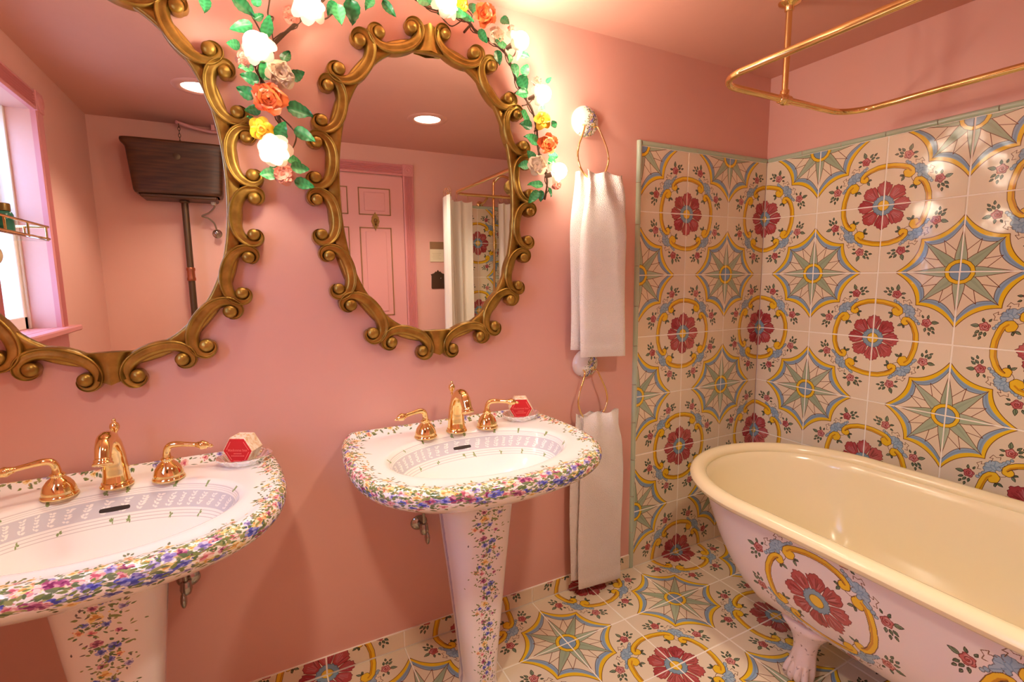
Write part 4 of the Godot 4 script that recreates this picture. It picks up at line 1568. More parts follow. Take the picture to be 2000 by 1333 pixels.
func make_rail() -> void:
	var o := thing("shower_rail", "polished brass rail loop hanging over the bathtub from ceiling", "curtain rail", Vector3(-0.555, 1.965, 0.44))
	var at := o.position
	var loop := rounded_loop(-0.928, -0.185, 0.475, 1.925, 1.965, 0.105)
	var rows := []
	var k := loop.size()
	for i in k:
		var d := (loop[(i + 1) % k] - loop[(i + k - 1) % k]).normalized()
		var s := d.cross(Vector3.UP)
		var ring := PackedVector3Array()
		for j in 12:
			var a := TAU * j / 12
			ring.append(loop[i] - at + (s * cos(a) + Vector3.UP * sin(a)) * 0.0115)
		rows.append(ring)
	rows.append(rows[0])
	var mb := MB.new()
	mb.grid(rows, true)
	var brass: Material = mats["polished_brass"]
	part(o, "rail", mb, brass)
	for z in [0.475]:
		mb = MB.new()
		mb.tube(PackedVector3Array([Vector3(-0.572, 1.965, z) - at, Vector3(-0.572, CEIL - 0.004, z) - at]), 0.0105, 12)
		part(o, "hanger", mb, brass)
		mb = MB.new()
		mb.lathe([[0.011, -0.03], [0.015, -0.028], [0.015, -0.018], [0.020, -0.012], [0.034, -0.006], [0.037, 0.0]], 24, Transform3D(Basis(), Vector3(-0.572, CEIL, z) - at))
		part(o, "ceiling_flange", mb, brass)
		mb = MB.new()
		mb.tube(PackedVector3Array([Vector3(-0.602, 1.965, z) - at, Vector3(-0.597, 1.965, z) - at, Vector3(-0.547, 1.965, z) - at, Vector3(-0.542, 1.965, z) - at]), [0.014, 0.0165, 0.0165, 0.014], 14)
		mb.ball(Vector3(-0.572, 1.965, z) - at, Vector3(0.019, 0.02, 0.019), 14, 10)
		mb.tube(PackedVector3Array([Vector3(-0.572, 1.97, z) - at, Vector3(-0.572, 1.995, z) - at]), 0.015, 12)
		part(o, "tee_fitting", mb, brass)
	mb = MB.new()
	mb.tube(PackedVector3Array([Vector3(-0.64, 1.965, 1.925) - at, Vector3(-0.64, 1.93, 2.0) - at, Vector3(-0.64, 1.92, FRONT) - at]), 0.009, 10)
	mb.lathe([[0.03, 0.0], [0.028, 0.006], [0.012, 0.012]], 18, Transform3D(Basis(Vector3.RIGHT, -PI / 2), Vector3(-0.64, 1.92, FRONT) - at))
	part(o, "wall_stay", mb, brass)


func make_riser() -> void:
	var o := thing("shower_riser", "brass shower pipe with gooseneck and round head above the bathtub", "shower", Vector3(-0.575, 0.0, 1.97))
	var brass: Material = mats["polished_brass"]
	var mb := MB.new()
	mb.tube(spline([Vector3(0, 0.42, 0.115), Vector3(0, 0.5, 0.06), Vector3(0, 0.62, 0.035), Vector3(0, 0.9, 0.03), Vector3(0, 1.5, 0.0), Vector3(0, 2.03, 0.0), Vector3(0.008, 2.085, -0.02), Vector3(0.035, 2.115, -0.06), Vector3(0.07, 2.10, -0.11), Vector3(0.09, 2.06, -0.14)], 6), 0.0095, 12)
	part(o, "riser_pipe", mb, brass)
	mb = MB.new()
	mb.lathe([[0.008, 0.05], [0.012, 0.03], [0.02, 0.02], [0.08, 0.006], [0.085, 0.0], [0.083, -0.004], [0.001, -0.005]], 30, Transform3D(Basis(Vector3(1, 0, -0.6).normalized(), 0.75), Vector3(0.105, 2.02, -0.16)))
	part(o, "shower_head", mb, brass)
	for y in [0.55, 0.75]:
		mb = MB.new()
		mb.ball(Vector3(0.0, y, 0.035), Vector3(0.018, 0.022, 0.018), 12, 8)
		part(o, "coupling", mb, brass)


func make_curtain(pts: Array, top: float, bottom: float, waves: float, amp: float, label: String) -> void:
	var path := spline(pts, 24)
	var first: Vector3 = pts[0]
	var o := thing("shower_curtain", label, "curtain", Vector3(first.x, bottom, first.z), "white shower curtains")
	var rows := []
	var k := path.size()
	var levels := 10
	for side in 2:
		for i in levels + 1:
			var f := float(i) / levels
			if side == 1:
				f = 1.0 - f
			var y := lerpf(top, bottom, f)
			var row := PackedVector3Array()
			for j in k:
				var d := (path[mini(j + 1, k - 1)] - path[maxi(j - 1, 0)]).normalized()
				var s := Vector3(-d.z, 0, d.x)
				var ph := waves * TAU * j / (k - 1)
				var a := amp * (0.75 + 0.35 * f) * sin(ph + 0.4 * sin(ph * 0.5 + f))
				var sag := -0.012 * absf(sin(ph * 0.5)) if f < 0.02 else 0.0
				row.append(Vector3(path[j].x, y + sag, path[j].z) + s * (a + (0.0008 if side == 0 else -0.0008)) - o.position)
			rows.append(row)
	rows.append(rows[0])
	var mb := MB.new()
	mb.grid(rows)
	part(o, "cloth", mb, mats["curtain_cloth"])
	var n := 6
	var hook := MB.new()
	var loop := []
	for i in 15:
		loop.append(Vector3(cos(TAU * i / 14) * 0.018, sin(TAU * i / 14) * 0.026, 0))
	hook.tube(PackedVector3Array(loop), 0.0015, 6)
	var hm := hook.mesh()
	for i in n:
		var q := path[int((k - 1) * (i + 0.5) / n)]
		part(o, "curtain_hook", hm, mats["polished_brass"], Transform3D(Basis(Vector3.UP, 0.4 * i), Vector3(q.x, 1.953, q.z) - o.position))


# ---------------------------------------------------------------- what the mirrors show: door, cistern, window, shelf
func make_door() -> void:
	var o := struct_group("door_1")
	var pink := mat("door_pink", c8(222, 152, 146), 0.4)
	var gold := mat("panel_gold", c8(150, 104, 56), 0.5)
	var z := FRONT
	var mb := MB.new()
	mb.box(Vector3(-1.98, 0.004, z - 0.018), Vector3(-1.262, 2.08, z), 0.002)
	part(o, "door_leaf", mb, pink)
	for x in [[-1.884, -1.657], [-1.585, -1.358]]:
		for y in [[1.80, 1.99], [1.077, 1.714], [0.16, 0.96]]:
			mb = MB.new()
			var d := 0.007
			mb.box(Vector3(x[0], y[0], z - 0.0235), Vector3(x[1], y[0] + d, z - 0.017), 0.001)
			mb.box(Vector3(x[0], y[1] - d, z - 0.0235), Vector3(x[1], y[1], z - 0.017), 0.001)
			mb.box(Vector3(x[0], y[0], z - 0.0235), Vector3(x[0] + d, y[1], z - 0.017), 0.001)
			mb.box(Vector3(x[1] - d, y[0], z - 0.0235), Vector3(x[1], y[1], z - 0.017), 0.001)
			part(o, "panel_moulding", mb, gold)
			mb = MB.new()
			mb.box(Vector3(x[0] + 0.04, y[0] + 0.03, z - 0.0225), Vector3(x[1] - 0.04, y[1] - 0.03, z - 0.017), 0.003)
			part(o, "panel", mb, pink)
	var w := 0.08
	part(o, "casing", fluted(2.09, w), mat("casing_pink", c8(218, 140, 138), 0.4), Transform3D(Basis(Vector3.UP, Vector3.RIGHT, Vector3.FORWARD), Vector3(-1.26, 0, z)))
	part(o, "casing", fluted(2.09, w), mat("casing_pink"), Transform3D(Basis(Vector3.UP, Vector3.RIGHT, Vector3.FORWARD), Vector3(-2.062, 0, z)))
	part(o, "casing", fluted(0.722, w), mat("casing_pink"), Transform3D(Basis(Vector3.LEFT, Vector3.UP, Vector3.FORWARD), Vector3(-1.26, 2.09, z)))
	for x in [-1.22, -2.022]:
		part(o, "corner_block", corner_block(w + 0.004), mat("casing_pink"), Transform3D(Basis(Vector3.LEFT, Vector3.UP, Vector3.FORWARD), Vector3(x, 2.131, z)))
	# ornate hook on the middle rail
	var h := thing("door_hook", "ornate old brass hook plate on the pink door", "hook", Vector3(-1.472, 1.757, z - 0.018))
	var plate := PackedVector2Array()
	for e in [[0.0, 0.066], [0.006, 0.052], [0.016, 0.05], [0.014, 0.04], [0.024, 0.03], [0.026, 0.012], [0.03, 0.0], [0.025, -0.014], [0.02, -0.026], [0.022, -0.036], [0.012, -0.036], [0.011, -0.05], [0.004, -0.054]]:
		plate.append(Vector2(e[0], e[1]))
	for i in range(12, 0, -1):
		plate.append(Vector2(-plate[i].x if plate[i].x > 0 else plate[i].x, plate[i].y))
	plate.insert(13, Vector2(0, -0.07))
	mb = MB.new()
	mb.plate(plate, 0.0, 0.006, 0.0012)
	var turn := Transform3D(Basis(Vector3.UP, PI), Vector3.ZERO)
	var old := mat("old_brass", c8(140, 104, 56), 0.4, 0.85)
	part(h, "back_plate", mb, old, turn)
	mb = MB.new()
	mb.ball(Vector3(0, 0.004, -0.012), Vector3(0.013, 0.015, 0.012), 14, 10)
	mb.tube(spline([Vector3(0, -0.02, -0.006), Vector3(0, -0.03, -0.025), Vector3(0, -0.022, -0.042), Vector3(0, -0.008, -0.045)], 5), 0.004, 8)
	part(h, "hook", mb, old)


func make_cistern() -> void:
	var zc := FRONT - 0.105
	var o := thing("toilet_cistern", "dark stained wooden high level toilet tank on pink wall", "toilet tank", Vector3(-2.632, 1.82, zc))
	var wood: Material = mats["dark_wood"]
	var rows := []
	for e in [[0.026, 0.20, 0.083], [0.030, 0.215, 0.09], [0.045, 0.221, 0.094], [0.26, 0.238, 0.101], [0.275, 0.240, 0.102], [0.285, 0.246, 0.104], [0.298, 0.258, 0.105], [0.312, 0.262, 0.105], [0.322, 0.260, 0.105], [0.326, 0.24, 0.09], [0.326, 0.01, 0.01]]:
		var ring := PackedVector3Array()
		for j in 64:
			var a := TAU * j / 64
			ring.append(Vector3(signf(cos(a)) * pow(absf(cos(a)), 0.22) * e[1], e[0], signf(sin(a)) * pow(absf(sin(a)), 0.22) * e[2]))
		rows.append(ring)
	var mb := MB.new()
	mb.grid(rows, true)
	part(o, "tank_body", mb, wood)
	mb = MB.new()
	mb.box(Vector3(-0.19, 0.004, -0.075), Vector3(0.19, 0.027, 0.10), 0.006)
	part(o, "tank_base", mb, wood)
	mb = MB.new()
	mb.lathe([[0.001, 0.004], [0.012, 0.004], [0.016, 0.001], [0.018, 0.003], [0.020, 0.0]], 20, Transform3D(Basis(Vector3.RIGHT, -PI / 2), Vector3(0.005, 0.235, -0.1)))
	part(o, "medallion", mb, mats["dark_metal"])
	# flush pipe
	var p := thing("flush_pipe", "dark brass flush pipe running down from the wooden tank", "pipe", Vector3(-2.617, 0.4, zc))
	mb = MB.new()
	mb.tube(spline([Vector3(0, 1.425, 0), Vector3(0, 0.6, 0), Vector3(0, 0.1, 0), Vector3(0, 0.02, 0.03), Vector3(0, 0.0, 0.104)], 6), 0.0185, 14)
	part(p, "pipe", mb, mats["dark_metal"])
	mb = MB.new()
	mb.lathe([[0.019, 0.0], [0.024, 0.003], [0.024, 0.018], [0.021, 0.022], [0.021, 0.06], [0.024, 0.064], [0.024, 0.078], [0.019, 0.082]], 18, Transform3D(Basis(), Vector3(0, 0.945, 0)))
	part(p, "coupling", mb, mat("copper", c8(170, 100, 70), 0.35, 0.9))
	mb = MB.new()
	mb.lathe([[0.019, 0.0], [0.027, 0.004], [0.027, 0.014], [0.019, 0.018]], 18, Transform3D(Basis(), Vector3(0, 1.407, 0)))
	part(p, "collar_nut", mb, mats["dark_metal"])
	# supply hose and valve
	var s := thing("tank_supply_hose", "grey supply hose curling from wooden tank to wall valve", "hose", Vector3(-2.465, 1.64, FRONT))
	mb = MB.new()
	mb.tube(spline([Vector3(-0.004, 0.185, -0.09), Vector3(0.0, 0.155, -0.09), Vector3(-0.03, 0.12, -0.085), Vector3(-0.07, 0.098, -0.08), Vector3(-0.04, 0.088, -0.07), Vector3(-0.01, 0.06, -0.06), Vector3(0.0, 0.02, -0.05)], 6), 0.005, 8)
	part(s, "hose", mb, mat("hose_grey", c8(140, 120, 100), 0.4, 0.6))
	mb = MB.new()
	mb.lathe([[0.01, 0.0], [0.014, 0.004], [0.014, 0.018], [0.01, 0.022]], 12, Transform3D(Basis(), Vector3(-0.004, 0.165, -0.09)))
	part(s, "hose_nut", mb, mat("nut_cream", c8(220, 200, 176), 0.5))
	mb = MB.new()
	mb.lathe([[0.028, 0.0], [0.026, 0.006], [0.010, 0.01], [0.010, 0.05], [0.001, 0.052]], 18, Transform3D(Basis(Vector3.RIGHT, -PI / 2), Vector3.ZERO))
	mb.ball(Vector3(0, 0.0, -0.055), Vector3(0.02, 0.02, 0.014), 14, 8)
	part(s, "wall_valve", mb, mats["chrome"])
	# pull chain
	var c := thing("pull_chain", "thin chain hanging above the wooden toilet tank", "chain", Vector3(-2.612, 2.147, zc))
	for i in 6:
		mb = MB.new()
		var l := []
		for j in 11:
			l.append(Vector3(cos(TAU * j / 10) * 0.006, 0.012 + i * 0.019 + sin(TAU * j / 10) * 0.0115, 0))
		mb.tube(PackedVector3Array(l), 0.0016, 6)
		part(c, "chain_link", mb, mats["dark_metal"], Transform3D(Basis(Vector3.UP, PI / 2 * (i % 2)), Vector3.ZERO))
	var d := thing("ceiling_pipe", "pink painted pipe bent along the top of the wall", "pipe", Vector3(-2.62, 2.26, zc))
	mb = MB.new()
	mb.tube(spline([Vector3(-0.004, 0.012, 0), Vector3(0.02, 0.01, 0.02), Vector3(0.1, -0.004, 0.045), Vector3(0.18, -0.012, 0.05), Vector3(0.26, -0.006, 0.045), Vector3(0.36, 0.0, 0.05), Vector3(0.42, 0.0, 0.1)], 6), 0.0105, 10)
	part(d, "pipe", mb, mat("door_pink"))
	mb = MB.new()
	mb.box(Vector3(0.17, -0.004, 0.03), Vector3(0.19, 0.027, 0.105), 0.002)
	part(d, "pipe_strap", mb, mat("door_pink"))


func make_notices() -> void:
	var z := FRONT
	var o := thing("notice_card", "small cream notice card with brown heading on pink wall", "notice", Vector3(-1.01, 1.547, z))
	var mb := MB.new()
	mb.box(Vector3(-0.055, -0.076, -0.006), Vector3(0.055, 0.076, 0.0), 0.001)
	part(o, "card", mb, mat("card_cream", c8(226, 206, 168), 0.6))
	mb = MB.new()
	mb.box(Vector3(-0.055, 0.02, -0.0072), Vector3(0.055, 0.076, -0.0055), 0.0004)
	part(o, "heading", mb, mat("card_brown", c8(150, 112, 74), 0.5))
	mb = MB.new()
	for i in 4:
		mb.box(Vector3(-0.038 + 0.006 * (i % 2), -0.012 - i * 0.014, -0.0066), Vector3(0.034 - 0.008 * (i % 3), -0.0105 - i * 0.014, -0.0058))
	part(o, "fine_print", mb, mat("print_grey", c8(160, 136, 104), 0.6))
	var h := thing("switch_plate", "ornate dark metal switch plate below the notice card", "switch plate", Vector3(-1.005, 1.335, z))
	var shape := PackedVector2Array()
	for e in [[0.055, -0.062], [0.05, -0.07], [-0.05, -0.07], [-0.055, -0.062], [-0.052, 0.03], [-0.058, 0.04], [-0.045, 0.045], [-0.03, 0.05], [-0.02, 0.062], [-0.01, 0.06], [0.0, 0.074], [0.01, 0.06], [0.02, 0.062], [0.03, 0.05], [0.045, 0.045], [0.058, 0.04], [0.052, 0.03]]:
		shape.append(Vector2(e[0], e[1]))
	mb = MB.new()
	mb.plate(shape, 0.0, 0.006, 0.0015)
	var turn := Transform3D(Basis(Vector3.UP, PI), Vector3.ZERO)
	part(h, "plate", mb, mats["dark_metal"], turn)
	mb = MB.new()
	mb.ball(Vector3(-0.02, 0.01, 0.009), Vector3(0.006, 0.006, 0.006), 10, 8)
	part(h, "screw_head", mb, mats["chrome"], turn)


func make_window() -> void:
	var o := struct_group("window_1")
	var z0 := 0.645
	var z1 := 1.205
	var y0 := 1.16
	var y1 := 2.06
	var w := 0.08
	var casing := mat("casing_pink")
	var out := Basis(Vector3.UP, Vector3.BACK, Vector3.RIGHT)
	part(o, "casing", fluted(y1 - y0 + 0.01, w), casing, Transform3D(out, Vector3(LEFT, y0 - 0.01, z1)))
	part(o, "casing", fluted(y1 - y0 + 0.01, w), casing, Transform3D(out, Vector3(LEFT, y0 - 0.01, z0 - w)))
	part(o, "casing", fluted(z1 - z0, w), casing, Transform3D(Basis(Vector3.FORWARD, Vector3.UP, Vector3.RIGHT), Vector3(LEFT, y1, z1)))
	for z in [z0 - w / 2, z1 + w / 2]:
		part(o, "corner_block", corner_block(w + 0.004), casing, Transform3D(Basis(Vector3.FORWARD, Vector3.UP, Vector3.RIGHT), Vector3(LEFT, y1 + w / 2, z)))
	var mb := MB.new()
	mb.box(Vector3(LEFT - 0.155, y0 - 0.035, z0 - 0.0), Vector3(LEFT, y0 - 0.01, z1 + 0.0))
	mb.box(Vector3(LEFT, y0 - 0.035, z0 - w - 0.06), Vector3(LEFT + 0.055, y0 - 0.01, z1 + w + 0.06), 0.005)
	part(o, "window_sill", mb, casing)
	mb = MB.new()
	mb.box(Vector3(LEFT, y0 - 0.105, z0 - w), Vector3(LEFT + 0.016, y0 - 0.035, z1 + w), 0.003)
	part(o, "window_apron", mb, casing)
	# two sashes, the upper one further out
	var cream := mat("sash_cream", c8(236, 220, 200), 0.4)
	var glass: Material = mats["frosted_pane"]
	for e in [[y0 - 0.01, 1.62, LEFT - 0.105], [1.60, y1, LEFT - 0.145]]:
		mb = MB.new()
		var x: float = e[2]
		var b := 0.045
		mb.box(Vector3(x - 0.017, e[0], z0), Vector3(x + 0.017, e[0] + b * 1.2, z1), 0.003)
		mb.box(Vector3(x - 0.017, e[1] - b * 0.8, z0), Vector3(x + 0.017, e[1], z1), 0.003)
		mb.box(Vector3(x - 0.017, e[0], z0), Vector3(x + 0.017, e[1], z0 + b), 0.003)
		mb.box(Vector3(x - 0.017, e[0], z1 - b), Vector3(x + 0.017, e[1], z1), 0.003)
		var s := part(o, "sash", mb, cream)
		mb = MB.new()
		mb.box(Vector3(x - 0.002, e[0] + b, z0 + b * 0.8), Vector3(x + 0.002, e[1] - b * 0.7, z1 - b * 0.8))
		part(s, "pane", mb, glass)
	mb = MB.new()
	mb.box(Vector3(LEFT - 0.165, y0 - 0.01, z0 - 0.001), Vector3(LEFT - 0.08, y1, z0 + 0.016), 0.002)
	mb.box(Vector3(LEFT - 0.165, y0 - 0.01, z1 - 0.016), Vector3(LEFT - 0.08, y1, z1 + 0.001), 0.002)
	part(o, "sash_stop", mb, cream)


func make_shelf() -> void:
	var at := Vector3(LEFT, 1.50, 0.50)
	var o := thing("glass_wall_shelf", "small glass shelf with brass gallery rail before the window", "shelf", at)
	var mb := MB.new()
	mb.box(Vector3(0.0, -0.006, -0.3), Vector3(0.125, 0.0, 0.27), 0.0015)
	part(o, "glass_shelf", mb, mats["pressed_glass"])
	var brass: Material = mats["polished_brass"]
	mb = MB.new()
	for y in [0.045, 0.002]:
		mb.tube(PackedVector3Array([Vector3(0.0, y, -0.3), Vector3(0.125, y, -0.3), Vector3(0.125, y, 0.27), Vector3(0.0, y, 0.27)]), 0.0045, 8)
	part(o, "gallery_rail", mb, brass)
	for e in [[0.125, -0.3], [0.125, -0.1], [0.125, 0.08], [0.125, 0.25], [0.06, 0.27]]:
		mb = MB.new()
		mb.tube(PackedVector3Array([Vector3(e[0], -0.004, e[1]), Vector3(e[0], 0.045, e[1])]), 0.0035, 8)
		part(o, "rail_post", mb, brass)
	for z in [-0.25, 0.1]:
		mb = MB.new()
		mb.box(Vector3(0.0, -0.04, z - 0.006), Vector3(0.03, -0.006, z + 0.006), 0.002)
		part(o, "bracket", mb, brass)
	for e in [[0.09, -0.12, c8(240, 178, 140), "peach coloured bottle with brown cap on the glass shelf", 1.0], [0.085, 0.02, c8(52, 128, 104), "green bottle with brown cap on the glass shelf", 1.0], [0.035, -0.05, c8(62, 70, 120), "dark blue bottle at the back of the glass shelf", 1.02], [0.035, 0.09, c8(34, 84, 74), "dark green bottle at the back of the glass shelf", 0.96]]:
		var b := thing("bottle", e[3], "bottle", at + Vector3(e[0], 0.001, e[1]), "bottles on the glass shelf")
		mb = MB.new()
		mb.lathe([[0.001, 0.0], [0.023, 0.0], [0.026, 0.003], [0.026, 0.058], [0.023, 0.066], [0.014, 0.071], [0.014, 0.074]], 20, Transform3D(Basis.from_scale(Vector3.ONE * e[4]), Vector3.ZERO))
		part(b, "bottle_body", mb, mat("bottle_%d" % int(e[2].r8), e[2], 0.2))
		mb = MB.new()
		mb.lathe([[0.020, 0.070], [0.021, 0.072], [0.021, 0.092], [0.019, 0.094], [0.001, 0.094]], 20, Transform3D(Basis.from_scale(Vector3.ONE * e[4]), Vector3.ZERO))
		part(b, "bottle_cap", mb, mat("cap_brown", c8(132, 98, 44), 0.35, 0.5))
	var g := thing("marbled_ball", "round tan marbled ball hanging below the glass shelf", "ball", at + Vector3(0.06, -0.115, -0.10))
	mb = MB.new()
	mb.ball(Vector3(0, 0.045, 0), Vector3(0.05, 0.046, 0.05), 24, 16)
	part(g, "ball", mb, mats["marbled"])
	mb = MB.new()
	mb.tube(PackedVector3Array([Vector3(0, 0.088, 0), Vector3(0, 0.11, 0)]), 0.002, 6)
	part(g, "cord", mb, mat("card_cream"))


# ---------------------------------------------------------------- the scene
func _ready() -> void:
	rng.seed = 4
	# camera
	var cam := Camera3D.new()
	cam.name = "camera"
	var yaw := deg_to_rad(27.4685)
	var pitch := deg_to_rad(-7.275)
	var roll := deg_to_rad(-0.6037)
	var fw := Vector3(sin(yaw) * cos(pitch), sin(pitch), -cos(yaw) * cos(pitch))
	var right := Vector3(cos(yaw), 0, sin(yaw))
	var up := right.cross(fw)
	var right2 := right * cos(roll) + up * sin(roll)
	var up2 := up * cos(roll) - right * sin(roll)
	cam.transform = Transform3D(Basis(right2, up2, -fw), Vector3(-2.3059, 1.3475, 1.6872))
	cam.fov = 68.6
	cam.near = 0.05
	cam.far = 60.0
	add_child(cam)
	cam.current = true
	# sky and exposure
	var sky_mat := ProceduralSkyMaterial.new()
	sky_mat.sky_top_color = Color(0.50, 0.68, 1.0)
	sky_mat.sky_horizon_color = Color(0.76, 0.86, 1.0)
	sky_mat.ground_horizon_color = Color(0.62, 0.66, 0.70)
	sky_mat.ground_bottom_color = Color(0.45, 0.46, 0.46)
	sky_mat.sky_energy_multiplier = 1.0
	var sky := Sky.new()
	sky.sky_material = sky_mat
	var env := Environment.new()
	env.background_mode = Environment.BG_SKY
	env.sky = sky
	env.background_energy_multiplier = SKY
	env.tonemap_mode = Environment.TONE_MAPPER_LINEAR
	env.tonemap_exposure = EXPOSURE
	env.sdfgi_enabled = true
	env.ssao_enabled = true
	env.ssil_enabled = true
	var we := WorldEnvironment.new()
	we.name = "environment"
	we.environment = env
	add_child(we)

	make_materials()
	make_room()
	make_tub(Vector3(-0.558, -0.004, 0.012))
	prepare_basin()
	make_sink(Vector3(-1.715, 0.0, 0.0), "painted pedestal sink under the farther oval mirror, beside the towels")
	make_sink(Vector3(-2.640, 0.0, 0.0), "painted pedestal sink nearest the camera at the left edge")
	scroll = scroll_mesh()
	make_mirror(Vector3(-1.737, 1.62, 0.0), "oval gilded scroll mirror above the farther sink, fully visible")
	make_mirror(Vector3(-2.647, 1.613, 0.0), "oval gilded scroll mirror cut off by the left edge")
	make_faucet(Vector3(-1.715, 0.829, 0.135), "polished gold faucet with two levers on the farther sink")
	make_faucet(Vector3(-2.640, 0.829, 0.135), "polished gold faucet with two levers on the nearer left sink")
	make_towel_ring(Vector3(-1.100, 1.945, 0.0), "upper towel ring with flowered porcelain rosette and brass hoop")
	make_towel_ring(Vector3(-1.090, 0.985, 0.0), "lower towel ring with flowered porcelain rosette and brass hoop")
	make_towel(Vector3(-1.075, 1.742, 0.0), 0.718, "white terry towel hanging from the upper ring", 0.3)
	make_towel(Vector3(-1.072, 0.790, 0.0), 0.755, "white terry towel hanging from the lower ring beside sink", 2.1)
	make_rail()
	make_riser()
	make_vine(BULB, BULB_GLOW)
	make_downlight(Vector3(-1.30, CEIL, 1.35), "round recessed ceiling light seen inside the farther mirror", DOWN, DOWN_GLOW)
	make_downlight(Vector3(-2.46, CEIL, 1.35), "round recessed ceiling light seen at the edge of the left mirror", DOWN, DOWN_GLOW)
	make_valve(Vector3(-1.818, 0.466, 0.0), "chrome supply valve under the farther sink, left of its pedestal", 1.0)
	make_valve(Vector3(-2.527, 0.466, 0.0), "chrome supply valve under the left sink, right of its pedestal", -1.0)
	make_soap(Vector3(-1.452, 0.8300, 0.110), -0.42, "hexagonal wrapped soap with red label on the farther sink", "pressed glass soap dish on the farther sink")
	make_soap(Vector3(-2.352, 0.8300, 0.112), -0.52, "hexagonal wrapped soap with red label on the left sink", "pressed glass soap dish on the left sink")
	make_curtain([Vector3(-1.03, 0, 1.72), Vector3(-1.02, 0, 1.82), Vector3(-0.98, 0, 1.91), Vector3(-0.89, 0, 1.955), Vector3(-0.76, 0, 1.965)], 1.925, 0.16, 6.0, 0.03, "white pleated shower curtain gathered at the outer rail corner")
	make_curtain([Vector3(-0.555, 0, 1.925), Vector3(-0.46, 0, 1.925), Vector3(-0.36, 0, 1.925), Vector3(-0.26, 0, 1.925), Vector3(-0.19, 0, 1.85)], 1.925, 0.66, 7.0, 0.022, "white pleated shower curtain gathered at the tiled wall")
	make_cistern()
	make_notices()
	make_shelf()


func make_materials() -> void:
	tile_mats = make_tile_materials()
	make_basin_material()
	make_pedestal_material()
	make_tub_material()
	make_rosette_material()
	var m := mottled("wall_pink", c8(225, 169, 153), c8(229, 174, 158), 0.42, 0.0, 0.004, 0.6)
	bump(m, 0.05, 0.02, 9, 4)
	m = mottled("ceiling_pink", c8(214, 156, 138), c8(218, 160, 142), 0.5, 0.0, 0.004, 0.6, 2)
	m = mottled("gilt", c8(128, 98, 38), c8(202, 166, 82), 0.33, 0.8, 0.012, 2.4, 3)
	bump(m, 0.03, 0.03, 11, 4)
	mat("polished_brass", c8(244, 214, 148), 0.08, 1.0)
	mat("chrome", c8(176, 172, 166), 0.14, 1.0)
	mat("dark_metal", c8(96, 74, 54), 0.38, 0.7)
	m = mat("terry", c8(248, 240, 232), 0.95)
	m.uv1_triplanar = true
	m.uv1_scale = Vector3.ONE * 5.0
	bump(m, 0.08, 0.42, 21, 3)
	m.rim_enabled = true
	m.rim = 0.4
	mat("cream_enamel", c8(240, 226, 184), 0.16)
	m = mat("chipped_paint", Color(1, 1, 1), 0.35)
	var chips := noise_tex(0.035, c8(96, 52, 32), c8(236, 216, 208), 3, 41)
	chips.color_ramp.set_offset(0, 0.17)
	chips.color_ramp.set_offset(1, 0.22)
	m.albedo_texture = chips
	m.uv1_triplanar = true
	m.uv1_scale = Vector3.ONE * 2.2
	m = mat("pressed_glass", Color(0.96, 0.97, 0.98, 0.03), 0.04)
	m.transparency = BaseMaterial3D.TRANSPARENCY_ALPHA
	m.refraction_enabled = true
	m.refraction_scale = 0.05
	m = mottled("soap_paper", c8(224, 176, 110), c8(246, 236, 214), 0.4, 0.0, 0.02, 6.0, 51)
	m.albedo_texture.color_ramp.set_offset(0, 0.3)
	m.albedo_texture.color_ramp.set_offset(1, 0.45)
	m = mat("curtain_cloth", c8(242, 232, 218), 0.8)
	m.backlight_enabled = true
	m.backlight = Color(0.3, 0.28, 0.25)
	m = mottled("dark_wood", c8(52, 28, 14), c8(104, 62, 32), 0.35, 0.0, 0.01, 1.0, 61)
	m.uv1_scale = Vector3(0.8, 9.0, 0.8)
	m = mottled("marbled", c8(196, 160, 96), c8(232, 214, 172), 0.3, 0.0, 0.01, 5.0, 71)
	m = mat("frosted_pane", c8(226, 238, 250), 0.5)
	m.albedo_color.a = 0.45
	m.transparency = BaseMaterial3D.TRANSPARENCY_ALPHA
	m.backlight_enabled = true
	m.backlight = Color(0.9, 0.95, 1.0)
	mat("grout", c8(250, 242, 226), 0.7)


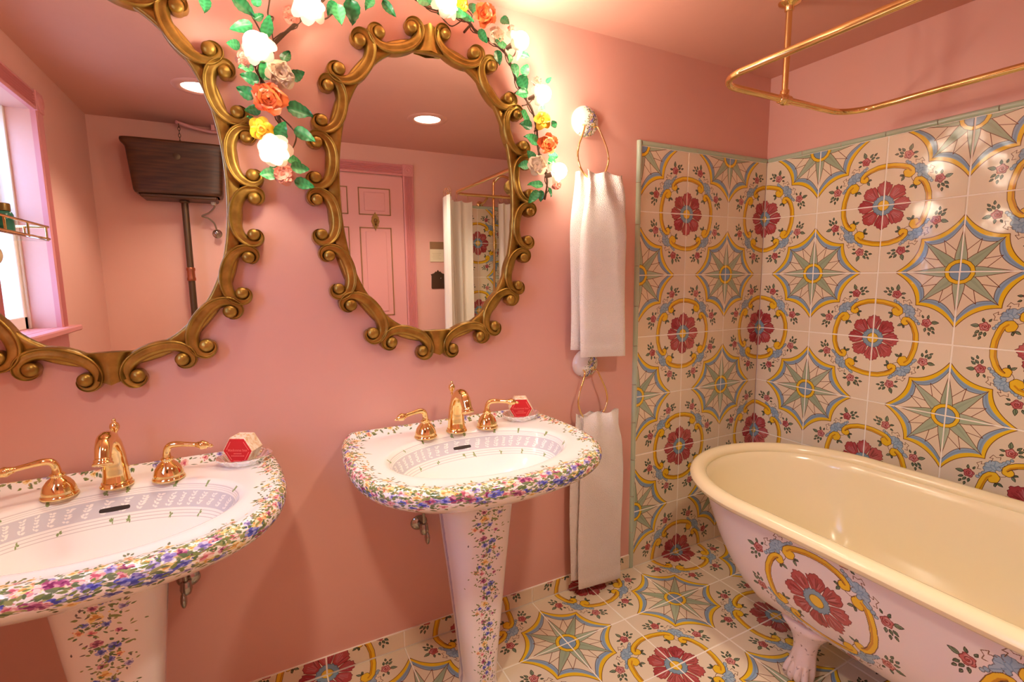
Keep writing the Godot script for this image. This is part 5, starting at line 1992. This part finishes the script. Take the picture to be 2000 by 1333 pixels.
func make_room() -> void:
	var wall: Material = mats["wall_pink"]
	var grout: Material = mats["grout"]
	var mb := MB.new()
	mb.box(Vector3(LEFT - 0.2, -0.12, -0.12), Vector3(0.12, CEIL + 0.12, 0.0))
	var back := struct("wall_back", mb, wall)
	mb = MB.new()
	mb.box(Vector3(0.0, -0.12, 0.0), Vector3(0.12, CEIL + 0.12, FRONT + 0.12))
	var side := struct("wall_right", mb, wall)
	mb = MB.new()
	mb.box(Vector3(LEFT - 0.2, -0.12, FRONT), Vector3(0.0, CEIL + 0.12, FRONT + 0.12))
	var front := struct("wall_front", mb, wall)
	mb = MB.new()
	var a := LEFT - 0.17
	mb.box(Vector3(a, -0.12, 0.0), Vector3(LEFT, 1.125, FRONT))
	mb.box(Vector3(a, 2.06, 0.0), Vector3(LEFT, CEIL + 0.12, FRONT))
	mb.box(Vector3(a, 1.125, 0.0), Vector3(LEFT, 2.06, 0.645))
	mb.box(Vector3(a, 1.125, 1.205), Vector3(LEFT, 2.06, FRONT))
	struct("wall_left", mb, wall)
	mb = MB.new()
	mb.box(Vector3(LEFT, CEIL, 0.0), Vector3(0.0, CEIL + 0.12, FRONT))
	struct("ceiling", mb, mats["ceiling_pink"])
	mb = MB.new()
	mb.box(Vector3(LEFT, -0.12, 0.0), Vector3(0.0, -0.0015, FRONT))
	var floor_node := struct("floor", mb, grout)
	# tiles: the wall by the bath, its two neighbours, and the floor
	var h := 7.0 * T
	var into := 0.0015      # the tiles' faces stand this far before the joints
	lay_tiles(floor_node, Transform3D(Basis(Vector3.RIGHT, Vector3.FORWARD, Vector3.UP), Vector3(0, -0.008, 0)), LEFT, -0.006, -FRONT, -0.006)
	for e in [[back, Transform3D(Basis(), Vector3.ZERO), -3.0 * T, -0.008, 0.0], [side, Transform3D(Basis(Vector3.BACK, Vector3.UP, Vector3.LEFT), Vector3.ZERO), 0.008, FRONT - 0.008, 0.0], [front, Transform3D(Basis(Vector3.LEFT, Vector3.UP, Vector3.FORWARD), Vector3(0, 0, FRONT)), 0.008, 0.80, 0.125]]:
		var base: Transform3D = e[1]
		mb = MB.new()
		mb.box(Vector3(e[2], 0, 0), Vector3(e[3], h, 0.008 - into))
		part(e[0], "grout_bed", mb, grout, base)
		base.origin += base.basis.x * e[4]
		lay_tiles(e[0], base, e[2] - e[4], e[3] - e[4], 0.001, h)
	edging(back, Transform3D(Basis(), Vector3(-3.0 * T - 0.001, h, 0)), 3.0 * T - 0.008, 0.17)
	edging(back, Transform3D(Basis(Vector3.UP, Vector3.LEFT, Vector3.BACK), Vector3(-3.0 * T, 0.001, 0)), h + 0.02, 0.17)
	edging(side, Transform3D(Basis(Vector3.BACK, Vector3.UP, Vector3.LEFT), Vector3(0, h, 0.014)), FRONT - 0.028, 0.17)
	edging(front, Transform3D(Basis(Vector3.LEFT, Vector3.UP, Vector3.FORWARD), Vector3(-0.008, h, FRONT)), 0.80, 0.17)
	# skirting of cut tiles under the pink wall
	mb = MB.new()
	mb.box(Vector3(LEFT, 0.0, 0.0), Vector3(-3.0 * T - 0.023, 0.066, 0.0065))
	var skirting := struct("baseboard_back", mb, grout)
	lay_tiles(skirting, Transform3D(Basis(), Vector3.ZERO), LEFT, -3.0 * T - 0.023, 0.001, 0.068)
	mb = MB.new()
	mb.box(Vector3(LEFT, 0.0, 0.0), Vector3(LEFT + 0.0065, 0.066, FRONT))
	skirting = struct("baseboard_left", mb, grout)
	lay_tiles(skirting, Transform3D(Basis(Vector3.FORWARD, Vector3.UP, Vector3.RIGHT), Vector3(LEFT, 0, 0)), -FRONT, -0.01, 0.001, 0.068)
	make_door()
	make_window()
